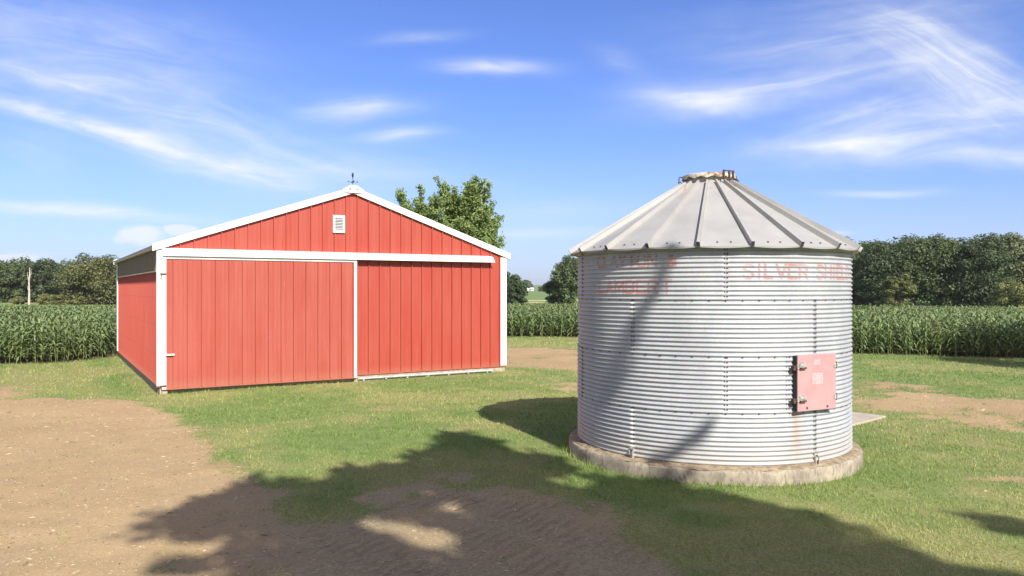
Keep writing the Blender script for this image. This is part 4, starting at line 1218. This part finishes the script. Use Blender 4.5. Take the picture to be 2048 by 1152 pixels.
def shade_tree():
    rg = np.random.default_rng(22)
    base = np.array([8.6, -6.2])
    o = tag(empty('yard_tree', (*base, 0)), 'tall broad yard tree behind the viewpoint, its shade lying over the yard', 'tree')
    G = rg.uniform((-6, 4.5), (9, 17.5), (9000, 2))
    sd = poly_sd(G[:, 0], G[:, 1], SHADE)
    k = sd < -.10
    for hl in HOLES: k &= poly_sd(G[:, 0], G[:, 1], hl) > .27
    k &= rg.random(len(G)) < np.clip(.35 + np.abs(sd) * .7, 0, 1)
    rel = G - BINC; beyond = (rel @ SUN_AZ < 0) & (np.abs(rel[:, 0] * SUN_AZ[1] - rel[:, 1] * SUN_AZ[0]) < 2.95)
    k &= ~beyond                                       # these would stand in the way of the sun on the bin
    G = G[k]
    for e in EXTRA:
        q = rg.uniform((5, 8.6), (7.2, 10.6), (900, 2)); G = np.concatenate([G, q[poly_sd(q[:, 0], q[:, 1], e) < 0]])
    # height of each clump along its sun ray: a rounded crown about the trunk axis
    P3 = np.concatenate([G, np.zeros((len(G), 1))], 1)
    tt = 22.5 + rg.uniform(-3.2, 3.2, len(G))
    tt = np.clip(tt, 18.5, None)
    C0 = P3 + S * tt[:, None]
    TW = []
    # twigs whose shade runs down the bin wall
    for line, w in ((((1324, 512), (1322, 545), (1312, 580), (1292, 610), (1266, 650), (1250, 690), (1232, 730), (1205, 790), (1180, 840)), .15), (((1425, 845), (1385, 880), (1350, 905), (1318, 925), (1290, 935)), .13)):
        pts = [ray_bin(*p) for p in line]
        for a, b in zip(pts[:-1], pts[1:]):
            m_ = int(np.linalg.norm(b - a) / .0048) + 4
            for u in rg.random(m_): TW.append(a + (b - a) * u + rg.normal(0, w * .27, 3) + S * (19.0 + rg.uniform(-.6, .6)))
    n = len(C0); per = 11
    idx = np.repeat(np.arange(n), per)
    C = C0[idx] + rg.normal(0, .11, (n * per, 3))
    C = np.concatenate([C, np.array(TW)])
    C[:, 1] = np.minimum(C[:, 1], 4.6)
    ls = .085 * rg.uniform(.7, 1.3, len(C)); ls[n * per:] *= .55
    me = crown_mesh(C - np.array([*base, 0]), rg.normal(size=(len(C), 3)) + S * .8, ls, np.clip(rg.normal(.45, .2, len(C)), 0, .9), M['leaf_mid'])
    link('crown', me, o)
    cen = C0.mean(0) - np.array([*base, 0])
    tips = (C0 - np.array([*base, 0]))[rg.choice(n, 26, replace=False)]
    tb = MB(); tb.tube([(0, 0, 0), (0, .1, 3), tuple(cen * np.array([.35, .35, .62])), tuple(cen * np.array([.9, .9, .98]))], [.42, .33, .26, .12], 12)
    for tp in tips:
        s_ = rg.uniform(.5, .9); p0 = cen * np.array([.35, .35, .62]) * (1 - s_) + cen * s_ * np.array([.9, .9, .98])
        tb.tube([p0, p0 * .5 + tp * .5 + np.array([0, 0, .2]), tp], [.11, .06, .015], 6)
    tb.build('trunk', M['bark'], o, True)


shade_tree()
clump_tree('field_tree', 24.8, 25.2, 8.3, 3.5, M['leaf_mid'], 'round tree beyond the right picture edge shading the corn', K=170, per=40, ls=.14, base=.22)


# ================================================================ CORN
def corn_variant(rg, full=True):
    """one maize plant: stalk and arching strap leaves; V, F(quads), tint, midx"""
    V = []; Fq = []; T = []; mi = []
    h = 1.50
    r = .014
    for i, z in enumerate((0, h * .5, h * .92)):
        rr = r * (1 - .35 * i)
        for k in range(3 if not full else 4):
            a = 2 * math.pi * k / (3 if not full else 4); V.append((rr * math.cos(a), rr * math.sin(a), z))
    ns = 3 if not full else 4
    for i in range(2):
        for k in range(ns): Fq.append((i * ns + k, i * ns + (k + 1) % ns, (i + 1) * ns + (k + 1) % ns, (i + 1) * ns + k)); T.append(rg.uniform(.2, .8)); mi.append(1)
    nl = 12 if full else 8
    a0 = rg.uniform(0, math.pi)
    for j in range(nl):
        f = (j + .5) / nl
        z = h * (.14 + .80 * f) if full else h * (.50 + .46 * f)
        az = a0 + (j % 2) * math.pi + rg.normal(0, .45)
        L = (.42 + .34 * math.sin(math.pi * min(1, f * .9 + .12))) * rg.uniform(.8, 1.15)
        up = rg.uniform(.8, 1.35) * (.85 + .85 * f)
        W = .036 * rg.uniform(.8, 1.2)
        seg = 5 if full else 3
        b = len(V); tw = rg.normal(0, .5)
        for s in range(seg + 1):
            q = s / seg
            ho = L * (q * .88 - .10 * q * q); ve = L * (up * q * .80 - (up * .35 + .62) * q * q * 1.05)
            w = W * (math.sin(math.pi * min(1, .22 + .78 * q)) ** .7) if s < seg else .003
            c = np.array([math.cos(az) * ho, math.sin(az) * ho, z + ve]); t_ = np.array([-math.sin(az), math.cos(az), tw * q])
            V.append(tuple(c - t_ * w)); V.append(tuple(c + t_ * w + np.array([0, 0, .012 * (1 if s % 2 else -1)])))
        tn = np.clip(rg.normal(.42, .25) + .15 * f, 0, .9)
        if f < .3 and rg.random() < .10: tn = .97
        for s in range(seg): Fq.append((b + 2 * s, b + 2 * s + 1, b + 2 * s + 3, b + 2 * s + 2)); T.append(tn); mi.append(0)
    return np.array(V), np.array(Fq), np.array(T), np.array(mi)


rg = np.random.default_rng(5)
FULL = [corn_variant(rg, True) for _ in range(14)]; LITE = [corn_variant(rg, False) for _ in range(14)]
row = .62; step = .19
gx = np.arange(-62, 62, row); gy = np.arange(28, 80, step)
GX, GY = np.meshgrid(gx, gy); GX = GX.ravel() + R.normal(0, .05, GX.size); GY = GY.ravel() + R.normal(0, .06, GY.size)
sd = poly_sd(GX, GY, CORN) + (fbm(GX * .4, GY * .4, 111, 2) - .5) * .5
ok = (sd < 0) & (np.abs(GX) < GY * .665 * 1.35 + 3) & (R.random(len(GX)) < .95)
lx = (GX - BA[0]) * BC + (GY - BA[1]) * BS; ly = -(GX - BA[0]) * BS + (GY - BA[1]) * BC
ok &= ~((lx > -.6) & (lx < BW + .6) & (ly > -1) & (ly < BD + .8))
GX, GY, sd = GX[ok], GY[ok], sd[ok]
PX = CX + F * GX / GY
scl = R.normal(1.0, .065, len(GX)) * (1 + .05 * (fbm(GX * .12, GY * .12, 121, 2) - .5) * 2) * (0.86 + .14 * sstep(0, 1.2, -sd))
rz = R.uniform(0, 2 * math.pi, len(GX))
# every plant one can pick out along the near edge of the field is a thing of its own
vis = ((PX > 0) & (PX < 234)) | ((PX > 1016) & (PX < 1153)) | ((PX > 1706) & (PX < 2046))
score = np.where(vis & (sd > -1.9), 1.0 / GY + .02 * (sd > -.9), 0)
single = np.argsort(-score)[:300]; single = single[score[single] > 0]
is_single = np.zeros(len(GX), bool); is_single[single] = True
protos = []
for V, Fq, T, mi in FULL: protos.append(fast_mesh('corn_plant', V, Fq, False, {'tint': ('FACE', T)}, [M['corn'], M['stalk']], mi))
LAB = (('left of the barn', 'tall green corn plant at the field edge left of the barn', 'corn plants left of the barn'),
       ('gap', 'tall green corn plant at the field edge seen between barn and grain bin', 'corn plants between barn and bin'),
       ('right', 'tall green corn plant at the field edge right of the grain bin', 'corn plants right of the bin'))
for i in single:
    o = bpy.data.objects.new('corn_plant', protos[int(R.integers(len(protos)))]); COL.objects.link(o)
    o.location = (GX[i], GY[i], -.02); o.rotation_euler = (R.normal(0, .05), R.normal(0, .05), rz[i]); o.scale = (scl[i],) * 3
    k = 0 if PX[i] < 500 else (1 if PX[i] < 1300 else 2)
    tag(o, LAB[k][1], 'corn plant', LAB[k][2])
VV = []; FF = []; TT = []; MM = []; base = 0
rest = np.where(~is_single)[0]
lod = (sd[rest] < -2.4)
for kind, sets in ((False, FULL), (True, LITE)):
    ids = rest[lod == kind]; vi = R.integers(len(sets), size=len(ids))
    for v in range(len(sets)):
        q = ids[vi == v]
        if not len(q): continue
        V, Fq, T, mi = sets[v]
        c, s_ = np.cos(rz[q]), np.sin(rz[q]); k = scl[q]
        Xn = (V[None, :, 0] * c[:, None] - V[None, :, 1] * s_[:, None]) * k[:, None] + GX[q][:, None]
        Yn = (V[None, :, 0] * s_[:, None] + V[None, :, 1] * c[:, None]) * k[:, None] + GY[q][:, None]
        Zn = V[None, :, 2] * k[:, None] - .02
        VV.append(np.stack([Xn, Yn, Zn], -1).reshape(-1, 3)); FF.append((Fq[None] + (np.arange(len(q)) * len(V))[:, None, None]).reshape(-1, 4) + base)
        TT.append(np.clip(np.tile(T, len(q)) + np.repeat(R.normal(0, .1, len(q)), len(T)), 0, 1)); MM.append(np.tile(mi, len(q))); base += len(q) * len(V)
me = fast_mesh('corn_field', np.concatenate(VV), np.concatenate(FF), False, {'tint': ('FACE', np.concatenate(TT))}, [M['corn'], M['stalk']], np.concatenate(MM))
tag(link('corn_field', me), 'dense green corn field stretching behind the barn and bin to the woods', 'corn', kind='stuff')


# ================================================================ AIR
hm = bpy.data.materials.new('summer_haze'); hm.use_nodes = True; hn = NT(hm.node_tree)
hm.node_tree.nodes.remove(hm.node_tree.nodes['Principled BSDF'])
hv = hn.n('ShaderNodeVolumePrincipled'); hv.inputs['Color'].default_value = (.93, .95, 0.98, 1); hv.inputs['Density'].default_value = HAZE; hv.inputs['Anisotropy'].default_value = .2
hm.node_tree.links.new(hv.outputs[0], hm.node_tree.nodes['Material Output'].inputs['Volume'])
tag(MB().box(-5300, 5300, -5300, 5300, -1.2, 40).build('haze', hm), kind='stuff')


# ================================================================ SKY, SUN, CAMERA
def world():
    w = bpy.data.worlds.new('World'); SC.world = w; w.use_nodes = True
    nt = NT(w.node_tree); bg = w.node_tree.nodes['Background']
    sky = nt.t.nodes.new('ShaderNodeTexSky'); sky.sky_type = 'NISHITA'; sky.sun_disc = False
    sky.sun_elevation = SUN_EL; sky.sun_rotation = math.atan2(SUN_AZ[0], SUN_AZ[1]); sky.air_density = 1.0; sky.dust_density = .6; sky.ozone_density = 2.2; sky.altitude = 200
    g = nt.t.nodes.new('ShaderNodeTexCoord').outputs['Generated']
    x, y, z = nt.sep(g)
    yy = nt.math('MAXIMUM', nt.math('ABSOLUTE', y), 0.08)
    u = nt.math('DIVIDE', x, yy); v = nt.math('DIVIDE', z, yy)
    cb = nt.n('ShaderNodeCombineXYZ', X=u, Y=v).outputs[0]
    warp = nt.noise(nt.mapping(cb, (1, 2.2, 1)), 2.4, 4)
    wv = nt.math('MULTIPLY', nt.math('SUBTRACT', warp, 0.5), 0.13)
    cb = nt.n('ShaderNodeCombineXYZ', X=nt.math('ADD', u, nt.math('MULTIPLY', wv, .6)), Y=nt.math('ADD', v, nt.math('MULTIPLY', wv, .45))).outputs[0]
    FIB = {}
    for an in (-26, -14, 1, 8):
        fz = nt.noise(nt.mapping(nt.mapping(cb, (1, 1, 1), (0, 0, rad(-an))), (1.6, 11, 1)), 2.4, 9, 0.60, 1.5)
        FIB[an] = nt.ramp(fz, 0.26, 0.74, 0.38, 1.15)
    fib2 = nt.noise(nt.mapping(cb, (3, 7, 1), (0, 0, -.2)), 3.0, 5, 0.6, 0.3)
    tot = None
    blobs = ((150, 245, 330, 15, -15, .62), (430, 325, 330, 20, -15, .40), (330, 240, 440, 85, -13, .34), (120, 165, 190, 26, -12, .40), (140, 75, 330, 85, -8, .40), (110, 414, 270, 15, -4, .85), (500, 300, 300, 50, -10, .20),
             (60, 300, 120, 60, -15, .18), (720, 217, 110, 23, 3, .66), (805, 272, 80, 14, 2, .60), (985, 130, 105, 16, 1, .78), (840, 74, 100, 13, 6, .30), (1410, 200, 150, 24, -6, .62), (1560, 185, 260, 30, 7, .50), (1700, 120, 300, 90, 8, .30),
             (1880, 105, 170, 75, -22, .48), (1960, 200, 190, 75, -24, .42), (1870, 245, 330, 42, 8, .75), (1720, 285, 190, 18, 3, .55), (1960, 318, 210, 24, -3, .80), (1700, 40, 330, 60, 8, .22),
             (1080, 470, 150, 12, 2, .45), (1090, 425, 150, 24, 4, .24), (1765, 385, 110, 9, 0, .45), (1240, 120, 60, 20, -25, .2), (700, 350, 300, 26, -5, .2), (40, 512, 60, 8, 0, .6), (1680, 466, 26, 5, 0, .6))
    for bx, by, hl, hw, an, st in blobs:
        du = nt.math('SUBTRACT', u, (bx - CX) / F); dv = nt.math('ADD', nt.math('SUBTRACT', v, (HY - by) / F), nt.math('MULTIPLY', wv, min(1.0, hw / 40)))
        c, s_ = math.cos(rad(an)), math.sin(rad(an))
        a = nt.math('DIVIDE', nt.math('ADD', nt.math('MULTIPLY', du, c), nt.math('MULTIPLY', dv, s_)), hl / F)
        b = nt.math('DIVIDE', nt.math('SUBTRACT', nt.math('MULTIPLY', dv, c), nt.math('MULTIPLY', du, s_)), hw / F)
        e = nt.math('ADD', nt.math('MULTIPLY', a, a), nt.math('MULTIPLY', b, b))
        m = nt.math('MULTIPLY', nt.math('EXPONENT', nt.math('MULTIPLY', e, -1.25)), st)
        m = nt.math('MULTIPLY', m, FIB[min(FIB, key=lambda q: abs(q - an))])
        tot = m if tot is None else nt.math('ADD', tot, m)
    wisp = nt.math('MULTIPLY', tot, nt.ramp(fib2, 0.3, 0.7, .75, 1.15))
    # small cumulus low at left
    cum = None
    puff = nt.noise(nt.mapping(cb, (1, 1.4, 1)), 26, 5, 0.55)
    for bx, by, hl, hw, st in ((282, 470, 50, 26, 1.0), (362, 459, 42, 13, .9), (30, 516, 60, 10, .8), (250, 478, 30, 12, .7)):
        a = nt.math('DIVIDE', nt.math('SUBTRACT', u, (bx - CX) / F), hl / F); b = nt.math('DIVIDE', nt.math('SUBTRACT', v, (HY - by) / F), hw / F)
        e = nt.math('ADD', nt.math('MULTIPLY', a, a), nt.math('MULTIPLY', b, b))
        m = nt.math('MULTIPLY', nt.ramp(nt.math('ADD', e, nt.math('MULTIPLY', nt.math('SUBTRACT', puff, .5), 2.2)), .25, 1.15, 1, 0), st * .8)
        cum = m if cum is None else nt.math('MAXIMUM', cum, m)
    front = nt.ramp(y, 0.05, 0.3)
    fill_veil = nt.ramp(nt.noise(nt.mapping(g, (2, 2, 7)), 1.6, 5), 0.30, 0.65, .30, .75)  # unseen cloud veil behind and overhead, added for whiter, warmer fill light
    cl = nt.math('ADD', nt.math('MULTIPLY', nt.math('MAXIMUM', wisp, cum), front), nt.math('MULTIPLY', fill_veil, nt.math('SUBTRACT', 1.0, front)), clamp=True)
    # the blue of a clear summer sky, paler towards the horizon as air thickens
    sc = nt.mix(1.0, sky.outputs[0], (SKY_TINT), 'MULTIPLY')
    hz = nt.ramp(v, -.02, .22, .45, 0.0)
    sc = nt.mix(nt.math('MULTIPLY', hz, front), sc, (4.1, 4.5, 5.8))
    col = nt.mix(cl, sc, nt.mix(front, (6.0, 5.5, 4.6), (6.3, 6.5, 6.8)))
    nt.set(bg.inputs['Color'], col); bg.inputs['Strength'].default_value = SKY_STRENGTH


SKY_TINT = (0.61, 0.74, 1.20); SKY_STRENGTH = 0.081
world()
sun = bpy.data.lights.new('sun', 'SUN'); sun.energy = 4.3; sun.angle = rad(0.53); sun.color = (1.0, 0.955, 0.88)
so = bpy.data.objects.new('sun', sun); COL.objects.link(so); so.rotation_euler = Vector(S).to_track_quat('Z', 'Y').to_euler(); so.location = (20, -40, 40)

cam = bpy.data.cameras.new('camera'); co = bpy.data.objects.new('camera', cam); COL.objects.link(co)
cam.sensor_width = 36.0; cam.lens = 36.0 * F / 2048; cam.clip_end = 12000; cam.clip_start = .1
cam.shift_y = (HY - 576) / 2048
co.location = (0, 0, H); co.rotation_euler = (rad(90), 0, 0)
SC.camera = co
SC.view_settings.view_transform = 'Standard'; SC.view_settings.look = 'None'; SC.view_settings.exposure = 0.9; SC.view_settings.gamma = 1.0
SC.cycles.max_bounces = 6; SC.cycles.transparent_max_bounces = 12
